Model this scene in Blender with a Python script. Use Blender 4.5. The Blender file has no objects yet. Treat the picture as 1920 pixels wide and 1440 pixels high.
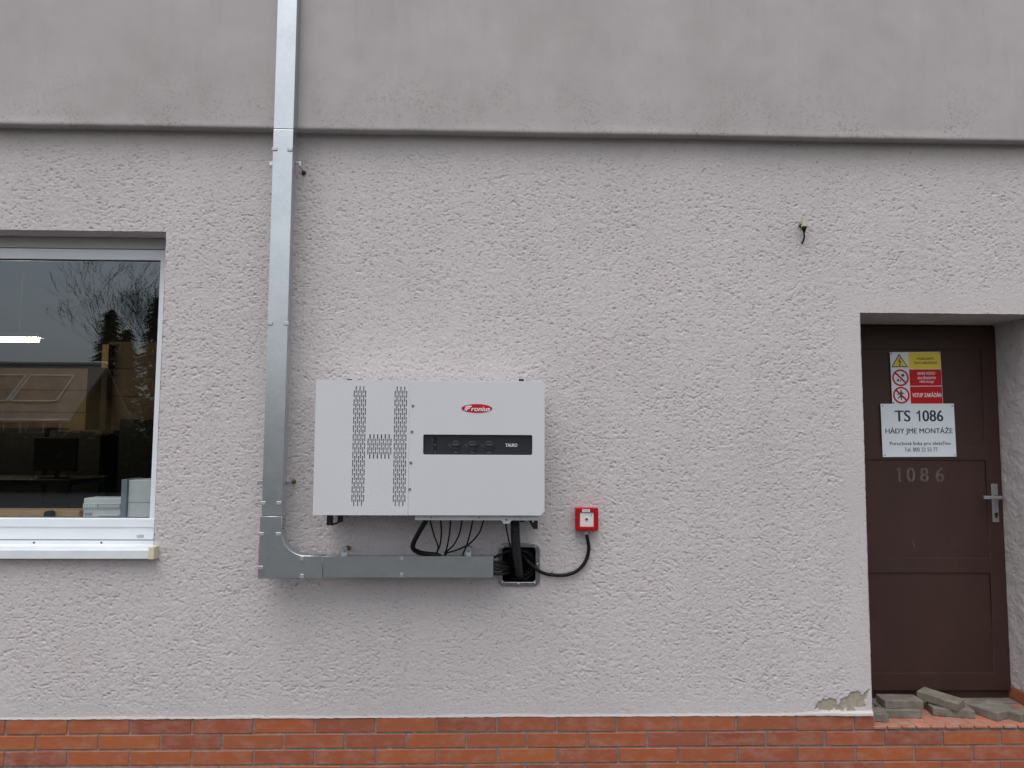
import bpy, bmesh, math, random
import numpy as np
from mathutils import Vector, Matrix, Euler

random.seed(7)
scene = bpy.context.scene
COL = scene.collection

# ------------------------------------------------------------------ camera
F_PX = 1350.0                       # focal length in pixels of the 1920 px wide photograph
PITCH, YAW, ROLL = math.radians(4.3), math.radians(1.55), 0.0054
CAM = Vector((0.0, -3.70, 1.685))
cam_data = bpy.data.cameras.new('camera')
cam_data.sensor_width = 36.0
cam_data.lens = F_PX / 1920 * 36
cam_data.clip_start = 0.05
cam_data.clip_end = 3000
cam = bpy.data.objects.new('camera', cam_data)
COL.objects.link(cam)
ROT = Matrix.Rotation(-YAW, 3, 'Z') @ Matrix.Rotation(math.pi / 2 + PITCH, 3, 'X') @ Matrix.Rotation(ROLL, 3, 'Z')
cam.matrix_world = Matrix.Translation(CAM) @ ROT.to_4x4()
scene.camera = cam

# ------------------------------------------------------------------ world, sun, exposure (overcast day)
SUN_EL, SUN_AZ = math.radians(68), math.radians(195)     # azimuth clockwise from +Y: behind the camera, a little to its left
world = bpy.data.worlds.new('World')
scene.world = world
world.use_nodes = True
wn, wl = world.node_tree.nodes, world.node_tree.links
wn.clear()
w_out = wn.new('ShaderNodeOutputWorld')
w_bg = wn.new('ShaderNodeBackground')
w_sky = wn.new('ShaderNodeTexSky')
w_sky.sky_type = 'NISHITA'
w_sky.sun_disc = False
w_sky.sun_elevation = SUN_EL
w_sky.sun_rotation = SUN_AZ
w_sky.air_density = 1.0
w_sky.dust_density = 3.0
w_sky.ozone_density = 1.0
w_hs = wn.new('ShaderNodeHueSaturation')
w_hs.inputs['Saturation'].default_value = 0.24           # closed cloud cover: nearly colourless
wl.new(w_sky.outputs[0], w_hs.inputs['Color'])
wl.new(w_hs.outputs[0], w_bg.inputs['Color'])
w_bg.inputs['Strength'].default_value = 0.14
wl.new(w_bg.outputs[0], w_out.inputs[0])

sun_data = bpy.data.lights.new('sun', 'SUN')
sun_data.energy = 0.85
sun_data.angle = math.radians(60)
sun_data.color = (1.0, 0.98, 0.95)
sun = bpy.data.objects.new('sun', sun_data)
COL.objects.link(sun)
sdir = Vector((math.sin(SUN_AZ) * math.cos(SUN_EL), math.cos(SUN_AZ) * math.cos(SUN_EL), math.sin(SUN_EL)))
sun.rotation_euler = sdir.to_track_quat('Z', 'Y').to_euler()
sun.location = (0, -10, 12)

scene.view_settings.view_transform = 'Standard'
scene.view_settings.look = 'None'
scene.view_settings.gamma = 1.0
scene.view_settings.exposure = 0.50
scene.view_settings.use_curve_mapping = False
scene.render.resolution_x, scene.render.resolution_y = 1024, 768


# ------------------------------------------------------------------ photo pixel -> place
def ray(u, v):
    return (ROT @ Vector(((u - 960) / F_PX, -(v - 720) / F_PX, -1.0)))

def P(u, v, y=0.0):
    """point on the plane at depth y (parallel to the wall) seen at a photo pixel"""
    d = ray(u, v)
    return CAM + d * ((y - CAM.y) / d.y)

def G(u, v, z):
    d = ray(u, v)
    return CAM + d * ((z - CAM.z) / d.z)

Y_GLASS = 0.150
def MIR(u, v, L):
    """point at depth y=-L that shows at this pixel as a reflection in the window pane"""
    d = ray(u, v)
    t = ((Y_GLASS - CAM.y) + (Y_GLASS + L)) / d.y
    return Vector((CAM.x + d.x * t, -L, CAM.z + d.z * t))

# ------------------------------------------------------------------ materials
MATS = {}
def new_mat(name):
    m = bpy.data.materials.new(name)
    m.use_nodes = True
    nt = m.node_tree
    b = nt.nodes['Principled BSDF']
    MATS[name] = m
    return m, nt, b

def nd(nt, t, **kw):
    n = nt.nodes.new(t)
    for k, v in kw.items():
        if hasattr(n, k):
            setattr(n, k, v)
        else:
            n.inputs[k].default_value = v
    return n

def coords(nt, kind='position', scale=(1, 1, 1)):
    if kind == 'position':
        src = nt.nodes.new('ShaderNodeNewGeometry').outputs['Position']
    else:
        src = nt.nodes.new('ShaderNodeTexCoord').outputs['Object']
    mp = nt.nodes.new('ShaderNodeMapping')
    mp.inputs['Scale'].default_value = scale
    nt.links.new(src, mp.inputs['Vector'])
    return mp.outputs[0]

def noise(nt, vec, scale, detail=3, rough=0.55):
    n = nt.nodes.new('ShaderNodeTexNoise')
    n.inputs['Scale'].default_value = scale
    n.inputs['Detail'].default_value = detail
    n.inputs['Roughness'].default_value = rough
    nt.links.new(vec, n.inputs['Vector'])
    return n.outputs['Fac']

def ramp(nt, fac, stops):
    r = nt.nodes.new('ShaderNodeValToRGB')
    e = r.color_ramp.elements
    while len(e) < len(stops):
        e.new(0.5)
    for i, (p, c) in enumerate(stops):
        e[i].position = p
        e[i].color = (*c, 1) if len(c) == 3 else c
    nt.links.new(fac, r.inputs[0])
    return r.outputs[0]

def mixc(nt, fac, a, b, blend='MIX'):
    m = nt.nodes.new('ShaderNodeMix')
    m.data_type = 'RGBA'
    m.blend_type = blend
    for sock, val in ((0, fac), (6, a), (7, b)):
        if isinstance(val, (int, float)):
            m.inputs[sock].default_value = val
        elif isinstance(val, tuple):
            m.inputs[sock].default_value = (*val, 1)
        else:
            nt.links.new(val, m.inputs[sock])
    return m.outputs[2]

def bump(nt, b, h, strength=0.3, dist=0.002):
    n = nt.nodes.new('ShaderNodeBump')
    n.inputs['Strength'].default_value = strength
    n.inputs['Distance'].default_value = dist
    nt.links.new(h, n.inputs['Height'])
    nt.links.new(n.outputs[0], b.inputs['Normal'])

def simple(name, col, rough=0.5, metal=0.0, var=0.12, vscale=6.0, bscale=0, bstr=0.15, bdist=0.001, spec=0.5, kind='position'):
    """paint, plastic, metal: base colour with faint mottling, uneven gloss and optional grain"""
    m, nt, b = new_mat(name)
    v = coords(nt, kind)
    n = noise(nt, v, vscale, 5, 0.6)
    lo = tuple(c * (1 - var) for c in col)
    hi = tuple(min(1, c * (1 + var)) for c in col)
    nt.links.new(ramp(nt, n, [(0.3, lo), (0.7, hi)]), b.inputs['Base Color'])
    n2 = noise(nt, v, vscale * 2.3, 4, 0.6)
    r = nd(nt, 'ShaderNodeMapRange')
    r.inputs['To Min'].default_value = max(0.02, rough - 0.07)
    r.inputs['To Max'].default_value = min(1, rough + 0.07)
    nt.links.new(n2, r.inputs[0])
    nt.links.new(r.outputs[0], b.inputs['Roughness'])
    b.inputs['Metallic'].default_value = metal
    b.inputs['Specular IOR Level'].default_value = spec
    if bscale:
        bump(nt, b, noise(nt, v, bscale, 4, 0.6), bstr, bdist)
    return m

# rough-cast render of the lower wall
m, nt, b = new_mat('roughcast')
v = coords(nt)
big = noise(nt, v, 1.1, 4, 0.6)
vs = coords(nt, scale=(3.0, 1, 0.5))
stre = noise(nt, vs, 2.0, 5, 0.65)
fine = noise(nt, v, 55, 4, 0.6)
c = ramp(nt, big, [(0.3, (0.555, 0.518, 0.52)), (0.5, (0.585, 0.548, 0.548)), (0.72, (0.605, 0.560, 0.558))])
c = mixc(nt, ramp(nt, stre, [(0.5, (0, 0, 0)), (0.8, (0.22, 0.22, 0.22))]), c, (0.40, 0.385, 0.385))
c = mixc(nt, ramp(nt, fine, [(0.3, (0.16, 0.16, 0.16)), (0.6, (0, 0, 0))]), c, (0.42, 0.40, 0.395))
pore_shade = noise(nt, coords(nt, scale=(0.62, 1, 1.2)), 95, 2, 0.5)
c = mixc(nt, ramp(nt, pore_shade, [(0.665, (0, 0, 0)), (0.72, (0.8, 0.8, 0.8))]), c, (0.19, 0.172, 0.168))  # dark specks paint in the dirt and shade of small pits
rosy = noise(nt, v, 2.7, 6, 0.7)
c = mixc(nt, ramp(nt, rosy, [(0.5, (0, 0, 0)), (0.75, (0.5, 0.5, 0.5))]), c, (0.56, 0.495, 0.49))
at = nd(nt, 'ShaderNodeAttribute', attribute_name='flaked')
fl = ramp(nt, noise(nt, v, 60, 4, 0.6), [(0.3, (0.31, 0.27, 0.215)), (0.7, (0.43, 0.385, 0.315))])
c = mixc(nt, at.outputs['Fac'], c, fl)
at2 = nd(nt, 'ShaderNodeAttribute', attribute_name='limewash')
c = mixc(nt, at2.outputs['Fac'], c, (0.66, 0.63, 0.59))
nt.links.new(c, b.inputs['Base Color'])
b.inputs['Roughness'].default_value = 0.85
b.inputs['Specular IOR Level'].default_value = 0.25
bump(nt, b, noise(nt, v, 190, 4, 0.8), 0.85, 0.0040)

# smooth weathered plaster of the upper storey
m, nt, b = new_mat('smooth_plaster')
v = coords(nt)
vs = coords(nt, scale=(1.25, 1, 0.8))
n1 = noise(nt, vs, 1.2, 6, 0.62)
n2 = noise(nt, v, 2.3, 8, 0.72)
n3 = noise(nt, v, 85, 3, 0.7)
n4 = noise(nt, coords(nt, scale=(6, 1, 0.6)), 3.2, 8, 0.75)
c = ramp(nt, n1, [(0.30, (0.36, 0.334, 0.331)), (0.5, (0.41, 0.382, 0.38)), (0.70, (0.445, 0.418, 0.417))])
c = mixc(nt, ramp(nt, n2, [(0.48, (0, 0, 0)), (0.72, (0.24, 0.24, 0.24))]), c, (0.26, 0.24, 0.23))
c = mixc(nt, ramp(nt, n4, [(0.52, (0, 0, 0)), (0.75, (0.22, 0.22, 0.22))]), c, (0.29, 0.27, 0.255))
gp = nd(nt, 'ShaderNodeNewGeometry')
sx = nd(nt, 'ShaderNodeSeparateXYZ')
nt.links.new(gp.outputs['Position'], sx.inputs[0])
# the speckled algae sits in a band above the drip edge (splash back), in patches
bandr = nd(nt, 'ShaderNodeMapRange')
bandr.inputs['From Min'].default_value = 3.62
bandr.inputs['From Max'].default_value = 3.25
nt.links.new(sx.outputs['Z'], bandr.inputs[0])
patch = ramp(nt, noise(nt, v, 3.4, 5, 0.7), [(0.42, (0, 0, 0)), (0.62, (1, 1, 1))])
speck = ramp(nt, n3, [(0.50, (0, 0, 0)), (0.66, (1, 1, 1))])
f1 = nd(nt, 'ShaderNodeMath', operation='MULTIPLY'); nt.links.new(patch, f1.inputs[0]); nt.links.new(speck, f1.inputs[1])
f2 = nd(nt, 'ShaderNodeMath', operation='MULTIPLY'); nt.links.new(f1.outputs[0], f2.inputs[0]); nt.links.new(bandr.outputs[0], f2.inputs[1])
f3 = nd(nt, 'ShaderNodeMath', operation='MULTIPLY'); nt.links.new(f2.outputs[0], f3.inputs[0]); f3.inputs[1].default_value = 0.85
c = mixc(nt, f3.outputs[0], c, (0.135, 0.12, 0.105))
nt.links.new(c, b.inputs['Base Color'])
b.inputs['Roughness'].default_value = 0.8
b.inputs['Specular IOR Level'].default_value = 0.3
bump(nt, b, noise(nt, v, 90, 5, 0.7), 0.18, 0.002)

# clinker bricks: colour differs from brick to brick, pale bloom near the edges and in patches
def brick_mat(name, stops, bloom):
    m, nt, b = new_mat(name)
    oi = nd(nt, 'ShaderNodeObjectInfo')
    v = coords(nt)
    base = ramp(nt, oi.outputs['Random'], stops)
    n = noise(nt, coords(nt, scale=(1, 1, 2.4)), 9, 5, 0.6)
    base = mixc(nt, ramp(nt, n, [(0.35, (0, 0, 0)), (0.75, (0.55, 0.55, 0.55))]), base, (0.30, 0.10, 0.035))
    n2 = noise(nt, coords(nt, scale=(0.8, 1, 1.6)), 13, 6, 0.68)
    add = nd(nt, 'ShaderNodeMath', operation='MULTIPLY_ADD')
    nt.links.new(oi.outputs['Random'], add.inputs[0]); add.inputs[1].default_value = -0.10; nt.links.new(n2, add.inputs[2])
    base = mixc(nt, ramp(nt, add.outputs[0], [(0.42, (0, 0, 0)), (0.68, bloom)]), base, (0.42, 0.29, 0.25))
    n3 = noise(nt, v, 40, 4, 0.7)
    base = mixc(nt, ramp(nt, n3, [(0.60, (0, 0, 0)), (0.80, (0.30, 0.30, 0.30))]), base, (0.12, 0.05, 0.035))
    nt.links.new(base, b.inputs['Base Color'])
    b.inputs['Roughness'].default_value = 0.62
    bump(nt, b, noise(nt, v, 130, 4, 0.6), 0.3, 0.0012)
    return m
brick_mat('clinker', [(0.0, (0.25, 0.060, 0.034)), (0.3, (0.32, 0.078, 0.034)), (0.55, (0.39, 0.100, 0.030)), (0.8, (0.28, 0.076, 0.045)), (1.0, (0.43, 0.122, 0.034))], (0.38, 0.38, 0.38))
brick_mat('step_clinker', [(0.0, (0.36, 0.13, 0.085)), (0.5, (0.45, 0.17, 0.11)), (1.0, (0.40, 0.17, 0.12))], (0.75, 0.75, 0.75))
m, nt, b = new_mat('mortar')
v = coords(nt)
nt.links.new(ramp(nt, noise(nt, v, 25, 5, 0.7), [(0.3, (0.15, 0.125, 0.11)), (0.6, (0.24, 0.205, 0.185)), (0.8, (0.46, 0.43, 0.41))]), b.inputs['Base Color'])
b.inputs['Roughness'].default_value = 0.95
bump(nt, b, noise(nt, v, 200, 4, 0.7), 0.5, 0.002)

# concrete pavers
m, nt, b = new_mat('paver_concrete')
v = coords(nt)
oi = nd(nt, 'ShaderNodeObjectInfo')
c = ramp(nt, noise(nt, v, 14, 5, 0.65), [(0.3, (0.105, 0.093, 0.074)), (0.55, (0.18, 0.163, 0.138)), (0.75, (0.27, 0.252, 0.222))])
c = mixc(nt, ramp(nt, noise(nt, v, 7, 4, 0.6), [(0.45, (0, 0, 0)), (0.7, (0.4, 0.4, 0.4))]), c, (0.115, 0.108, 0.062))
c = mixc(nt, ramp(nt, noise(nt, v, 180, 2, 0.6), [(0.62, (0, 0, 0)), (0.75, (0.5, 0.5, 0.5))]), c, (0.45, 0.44, 0.41))
nt.links.new(c, b.inputs['Base Color'])
b.inputs['Roughness'].default_value = 0.9
bump(nt, b, noise(nt, v, 160, 4, 0.7), 0.6, 0.002)

# galvanised sheet: spangle, faint drag lines, scuffs
m, nt, b = new_mat('galvanised')
v = coords(nt, 'position')
vo = nd(nt, 'ShaderNodeTexVoronoi'); vo.inputs['Scale'].default_value = 70; nt.links.new(v, vo.inputs['Vector'])
sp = nd(nt, 'ShaderNodeSeparateColor'); nt.links.new(vo.outputs['Color'], sp.inputs[0])
n1 = noise(nt, v, 6, 5, 0.65)
c = ramp(nt, n1, [(0.3, (0.45, 0.49, 0.515)), (0.7, (0.53, 0.565, 0.59))])
c = mixc(nt, ramp(nt, sp.outputs[0], [(0, (0, 0, 0)), (1, (0.22, 0.22, 0.22))]), c, (0.62, 0.655, 0.68))
c = mixc(nt, ramp(nt, noise(nt, v, 16, 4, 0.7), [(0.64, (0, 0, 0)), (0.78, (0.35, 0.35, 0.35))]), c, (0.30, 0.32, 0.34))
nt.links.new(c, b.inputs['Base Color'])
b.inputs['Metallic'].default_value = 0.92
r = nd(nt, 'ShaderNodeMapRange'); r.inputs['To Min'].default_value = 0.24; r.inputs['To Max'].default_value = 0.38
nt.links.new(noise(nt, v, 22, 5, 0.7), r.inputs[0]); nt.links.new(r.outputs[0], b.inputs['Roughness'])
bump(nt, b, noise(nt, coords(nt, scale=(1, 1, 1)), 9, 3, 0.5), 0.06, 0.004)

simple('bright_zinc', (0.50, 0.525, 0.54), 0.36, 0.95, 0.1, 40)
simple('clip_zinc', (0.44, 0.47, 0.49), 0.5, 0.7, 0.1, 40)
simple('chrome_flange', (0.36, 0.37, 0.38), 0.24, 0.95, 0.2, 25)
simple('powder_coat', (0.575, 0.585, 0.615), 0.42, 0, 0.02, 2.0, 500, 0.06, 0.0006)
simple('inverter_casting', (0.56, 0.57, 0.595), 0.5, 0, 0.05, 8)
simple('grille_mesh', (0.21, 0.22, 0.235), 0.6, 0.0, 0.12, 40)
simple('screen_black', (0.0135, 0.0165, 0.023), 0.35, 0, 0.1, 10)
simple('knob_black', (0.020, 0.023, 0.028), 0.32, 0, 0.1, 30)
simple('print_grey', (0.25, 0.26, 0.28), 0.5, 0, 0.05)
simple('print_dim', (0.10, 0.11, 0.125), 0.5, 0, 0.05)
simple('print_white', (0.78, 0.78, 0.78), 0.5, 0, 0.03)
simple('print_black', (0.018, 0.020, 0.024), 0.5, 0, 0.05)
simple('print_navy', (0.016, 0.024, 0.034), 0.5, 0, 0.05)
simple('logo_red', (0.42, 0.008, 0.014), 0.4, 0, 0.05, spec=0.3)
simple('black_rubber', (0.006, 0.006, 0.0065), 0.5, 0, 0.25, 60, spec=0.25)
simple('black_hose', (0.008, 0.008, 0.009), 0.4, 0, 0.2, 60, spec=0.35)
simple('coil_rubber', (0.010, 0.010, 0.011), 0.45, 0, 0.2, 60, spec=0.3)
simple('black_steel', (0.010, 0.010, 0.011), 0.55, 0, 0.2, 30)
simple('dark_recess', (0.012, 0.012, 0.013), 0.8, 0, 0.3, 20)
simple('brown_putty', (0.16, 0.10, 0.055), 0.8, 0, 0.35, 90, 120, 0.6, 0.004)
simple('red_plastic', (0.40, 0.003, 0.008), 0.36, 0, 0.06, 14, spec=0.3)
simple('white_plastic', (0.70, 0.70, 0.68), 0.45, 0, 0.05, 14)
simple('gland_grey', (0.42, 0.42, 0.40), 0.5, 0, 0.06, 30)
simple('dark_red', (0.16, 0.010, 0.012), 0.4, 0, 0.1)
simple('pvc_white', (0.72, 0.755, 0.79), 0.34, 0, 0.04, 4, 60, 0.03, 0.001)
simple('shutter_grey', (0.42, 0.42, 0.40), 0.5, 0, 0.06, 5)
simple('sill_white', (0.68, 0.72, 0.755), 0.40, 0, 0.06, 7)
simple('cap_cream', (0.62, 0.59, 0.43), 0.5, 0, 0.08, 30)
simple('gasket', (0.012, 0.012, 0.013), 0.6)
simple('sign_white', (0.66, 0.72, 0.76), 0.32, 0, 0.04, 8)
simple('sign_yellow', (0.72, 0.56, 0.018), 0.35, 0, 0.05, 8)
simple('sign_red', (0.50, 0.005, 0.009), 0.4, 0, 0.06, 8, spec=0.25)
simple('steel_worn', (0.36, 0.36, 0.37), 0.42, 0.7, 0.12, 40)
simple('sensor_grey', (0.50, 0.50, 0.40), 0.55, 0, 0.15, 60)
simple('cable_stain', (0.30, 0.28, 0.27), 0.9)
# brown door paint: old brush-painted sheet steel, dusty in places
m, nt, b = new_mat('door_brown')
v = coords(nt)
c = ramp(nt, noise(nt, coords(nt, scale=(1, 1, 0.5)), 3.0, 6, 0.65), [(0.3, (0.037, 0.0165, 0.0130)), (0.7, (0.050, 0.0235, 0.0185))])
c = mixc(nt, ramp(nt, noise(nt, v, 5, 6, 0.7), [(0.58, (0, 0, 0)), (0.8, (0.10, 0.10, 0.10))]), c, (0.14, 0.11, 0.10))
nt.links.new(c, b.inputs['Base Color'])
b.inputs['Roughness'].default_value = 0.55
b.inputs['Specular IOR Level'].default_value = 0.35
bump(nt, b, noise(nt, v, 60, 4, 0.6), 0.12, 0.001)
m, nt, b = new_mat('stencil_paint')      # faded stencilled digits: worn through to the brown in spots
v = coords(nt)
c = mixc(nt, ramp(nt, noise(nt, v, 45, 5, 0.7), [(0.35, (0.25, 0.25, 0.25)), (0.6, (0.9, 0.9, 0.9))]), (0.050, 0.027, 0.023), (0.135, 0.105, 0.095))
nt.links.new(c, b.inputs['Base Color'])
b.inputs['Roughness'].default_value = 0.7
simple('scuff', (0.115, 0.085, 0.078), 0.7, 0, 0.3, 60)

# window glass: clear pane that mirrors what stands opposite (double glazing: two panes' worth of reflection)
m, nt, b = new_mat('glass')
nt.nodes.remove(b)
out = nt.nodes['Material Output']
tr = nd(nt, 'ShaderNodeBsdfTransparent'); tr.inputs[0].default_value = (0.92, 0.95, 0.94, 1)
gl = nd(nt, 'ShaderNodeBsdfGlossy'); gl.inputs['Roughness'].default_value = 0.0; gl.inputs[0].default_value = (0.84, 0.94, 1.0, 1)
lw = nd(nt, 'ShaderNodeLayerWeight'); lw.inputs['Blend'].default_value = 0.5      # Schlick: F0 + (1-F0)(1-cos)^5, alike from both sides
pw = nd(nt, 'ShaderNodeMath', operation='POWER'); nt.links.new(lw.outputs['Facing'], pw.inputs[0]); pw.inputs[1].default_value = 5.0
fr = nd(nt, 'ShaderNodeMath', operation='MULTIPLY_ADD'); nt.links.new(pw.outputs[0], fr.inputs[0]); fr.inputs[1].default_value = 0.88; fr.inputs[2].default_value = 0.12
v = coords(nt)
bp = nd(nt, 'ShaderNodeBump'); bp.inputs['Strength'].default_value = 0.02; bp.inputs['Distance'].default_value = 0.004
nt.links.new(noise(nt, v, 2.0, 1, 0.4), bp.inputs['Height'])
nt.links.new(bp.outputs[0], gl.inputs['Normal'])
mx = nd(nt, 'ShaderNodeMixShader')
nt.links.new(fr.outputs[0], mx.inputs[0]); nt.links.new(tr.outputs[0], mx.inputs[1]); nt.links.new(gl.outputs[0], mx.inputs[2])
nt.links.new(mx.outputs[0], out.inputs[0])

m, nt, b = new_mat('tube_light')
b.inputs['Base Color'].default_value = (0.9, 0.85, 0.7, 1)
b.inputs['Emission Color'].default_value = (1.0, 0.88, 0.62, 1)
b.inputs['Emission Strength'].default_value = 26.0
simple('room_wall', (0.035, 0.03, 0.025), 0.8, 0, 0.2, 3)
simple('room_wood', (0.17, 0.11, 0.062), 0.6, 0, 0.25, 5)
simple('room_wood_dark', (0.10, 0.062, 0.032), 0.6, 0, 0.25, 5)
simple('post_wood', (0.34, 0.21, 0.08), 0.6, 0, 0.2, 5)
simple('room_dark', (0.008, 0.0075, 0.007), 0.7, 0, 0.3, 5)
simple('cardboard', (0.30, 0.19, 0.10), 0.85, 0, 0.12, 12)
simple('box_pale', (0.50, 0.515, 0.525), 0.6, 0, 0.06, 10)
simple('box_blue', (0.16, 0.20, 0.24), 0.5, 0, 0.06, 10)
# outdoors opposite
m, nt, b = new_mat('asphalt')
v = coords(nt)
c = ramp(nt, noise(nt, v, 0.5, 6, 0.6), [(0.3, (0.038, 0.037, 0.036)), (0.7, (0.065, 0.064, 0.062))])
c = mixc(nt, ramp(nt, noise(nt, v, 120, 2, 0.5), [(0.5, (0, 0, 0)), (0.7, (0.4, 0.4, 0.4))]), c, (0.15, 0.145, 0.14))
nt.links.new(c, b.inputs['Base Color']); b.inputs['Roughness'].default_value = 0.8
bump(nt, b, noise(nt, v, 150, 3, 0.6), 0.5, 0.004)
simple('ochre_render', (0.46, 0.30, 0.12), 0.85, 0, 0.1, 1.5)
simple('cream_render', (0.55, 0.47, 0.33), 0.85, 0, 0.1, 1.5)
simple('roof_sheet', (0.27, 0.21, 0.18), 0.6, 0, 0.12, 1.2)
simple('solar_cell', (0.085, 0.065, 0.062), 0.25, 0, 0.1, 2)
simple('frame_alu', (0.6, 0.6, 0.6), 0.4, 0.6, 0.05)
simple('far_glass', (0.03, 0.035, 0.04), 0.1, 0, 0.1)
simple('bark', (0.060, 0.048, 0.038), 0.9, 0, 0.3, 6)
simple('needles', (0.020, 0.030, 0.016), 0.8, 0, 0.4, 1.5)
simple('hedge_leaf', (0.022, 0.027, 0.014), 0.8, 0, 0.4, 2)

# ------------------------------------------------------------------ object helpers
def link(name, data, mat=None):
    o = bpy.data.objects.new(name, data)
    COL.objects.link(o)
    if mat and data is not None and not data.materials:
        data.materials.append(MATS[mat])
    return o

def thing(name, label, cat, loc, group=None, kind=None):
    o = bpy.data.objects.new(name, None)
    o.empty_display_size = 0.05
    COL.objects.link(o)
    o.location = loc
    o['label'] = label; o['category'] = cat
    if group: o['group'] = group
    if kind: o['kind'] = kind
    return o

def origin(o):
    p = Vector((0, 0, 0))
    while o is not None:
        p += o.location
        o = o.parent
    return p

def attach(o, parent, world=None):
    """o's mesh is in world coordinates (or its place is `world`): hang it under parent"""
    base = origin(parent)
    if world is None:
        o.data.transform(Matrix.Translation(-base))
    else:
        o.location = Vector(world) - base
    o.parent = parent
    return o

def top(o, label, cat, group=None, kind=None):
    """single-mesh thing: origin to its base, then the tags"""
    vs = np.empty(len(o.data.vertices) * 3); o.data.vertices.foreach_get('co', vs); vs = vs.reshape(-1, 3)
    lo, hi = vs.min(0), vs.max(0)
    c = Vector(((lo[0] + hi[0]) / 2, (lo[1] + hi[1]) / 2, lo[2]))
    o.data.transform(Matrix.Translation(-c)); o.location = c
    if label: o['label'] = label
    if cat: o['category'] = cat
    if group: o['group'] = group
    if kind: o['kind'] = kind
    return o

def mesh_of(name, verts, faces, smooth=False):
    me = bpy.data.meshes.new(name)
    me.from_pydata([tuple(v) for v in verts], [], faces)
    if smooth:
        me.polygons.foreach_set('use_smooth', [True] * len(me.polygons))
    me.update()
    return me

def bm_mesh(name, bm, smooth=False):
    me = bpy.data.meshes.new(name)
    bmesh.ops.recalc_face_normals(bm, faces=bm.faces)
    bm.to_mesh(me); bm.free()
    if smooth:
        me.polygons.foreach_set('use_smooth', [True] * len(me.polygons))
    return me

def add_box(bm, lo, hi, bev=0.0, seg=1, mtx=None):
    lo, hi = Vector(lo), Vector(hi)
    r = bmesh.ops.create_cube(bm, size=1.0)
    vs = r['verts']
    s = hi - lo; c = (hi + lo) / 2
    for v_ in vs:
        v_.co = Vector((v_.co.x * s.x, v_.co.y * s.y, v_.co.z * s.z)) + c
    if bev > 0:
        es = list({e for v_ in vs for e in v_.link_edges})
        rr = bmesh.ops.bevel(bm, geom=es, offset=bev, segments=seg, affect='EDGES', profile=0.5)
        vs = list({v_ for f in rr['faces'] for v_ in f.verts} | {v_ for v_ in vs if v_.is_valid})
    if mtx is not None:
        for v_ in vs:
            v_.co = mtx @ v_.co
    return vs

def box(name, lo, hi, mat, parent=None, bev=0.0, seg=1):
    bm = bmesh.new()
    add_box(bm, lo, hi, bev, seg)
    o = link(name, bm_mesh(name, bm), mat)
    return attach(o, parent) if parent else o

def boxes(name, lst, mat, parent=None, bev=0.0):
    bm = bmesh.new()
    for lo, hi in lst:
        add_box(bm, lo, hi, bev)
    o = link(name, bm_mesh(name, bm), mat)
    return attach(o, parent) if parent else o

RX = Matrix.Rotation(math.pi / 2, 4, 'X')       # drawing plane (x, y, out) -> wall (x, z, towards the camera)

def plate_mesh(name, loops, yf, thick, bev=0.0, res=1):
    """flat plate with holes; loops are lists of (x, z); front face at y=yf"""
    cu = bpy.data.curves.new(name, 'CURVE')
    cu.dimensions = '2D'; cu.fill_mode = 'BOTH'
    cu.extrude = max(1e-5, thick / 2 - bev); cu.bevel_depth = bev; cu.bevel_resolution = res; cu.offset = -bev
    for lp in loops:
        s = cu.splines.new('POLY')
        s.points.add(len(lp) - 1)
        for p_, q in zip(s.points, lp):
            p_.co = (q[0], q[1], 0, 1)
        s.use_cyclic_u = True
    o = bpy.data.objects.new('tmp', cu)
    me = bpy.data.meshes.new_from_object(o)
    me.name = name
    bpy.data.objects.remove(o); bpy.data.curves.remove(cu)
    me.materials.clear()
    me.transform(Matrix.Translation((0, yf + thick / 2, 0)) @ RX)
    return me

def plate(name, loops, yf, thick, mat, parent=None, bev=0.0, res=1):
    o = link(name, plate_mesh(name, loops, yf, thick, bev, res), mat)
    return attach(o, parent) if parent else o

def rrect(x0, z0, x1, z1, r=0.0, n=5, corners=None):
    """rounded rectangle loop; corners: radius per corner (tr, tl, bl, br)"""
    rs = corners or (r, r, r, r)
    pts = []
    for (cx, cz, a0), rr in zip(((x1, z1, 0), (x0, z1, 90), (x0, z0, 180), (x1, z0, 270)), rs):
        sx = -1 if cx == x1 else 1
        sz = -1 if cz == z1 else 1
        if rr <= 1e-6:
            pts.append((cx, cz)); continue
        for i in range(n + 1):
            a = math.radians(a0 + 90 * i / n)
            pts.append((cx + sx * rr + rr * math.cos(a), cz + sz * rr + rr * math.sin(a)))
    return pts

def circle(cx, cz, r, n=20, rz=None):
    rz = r if rz is None else rz
    return [(cx + r * math.cos(2 * math.pi * i / n), cz + rz * math.sin(2 * math.pi * i / n)) for i in range(n)]

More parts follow.
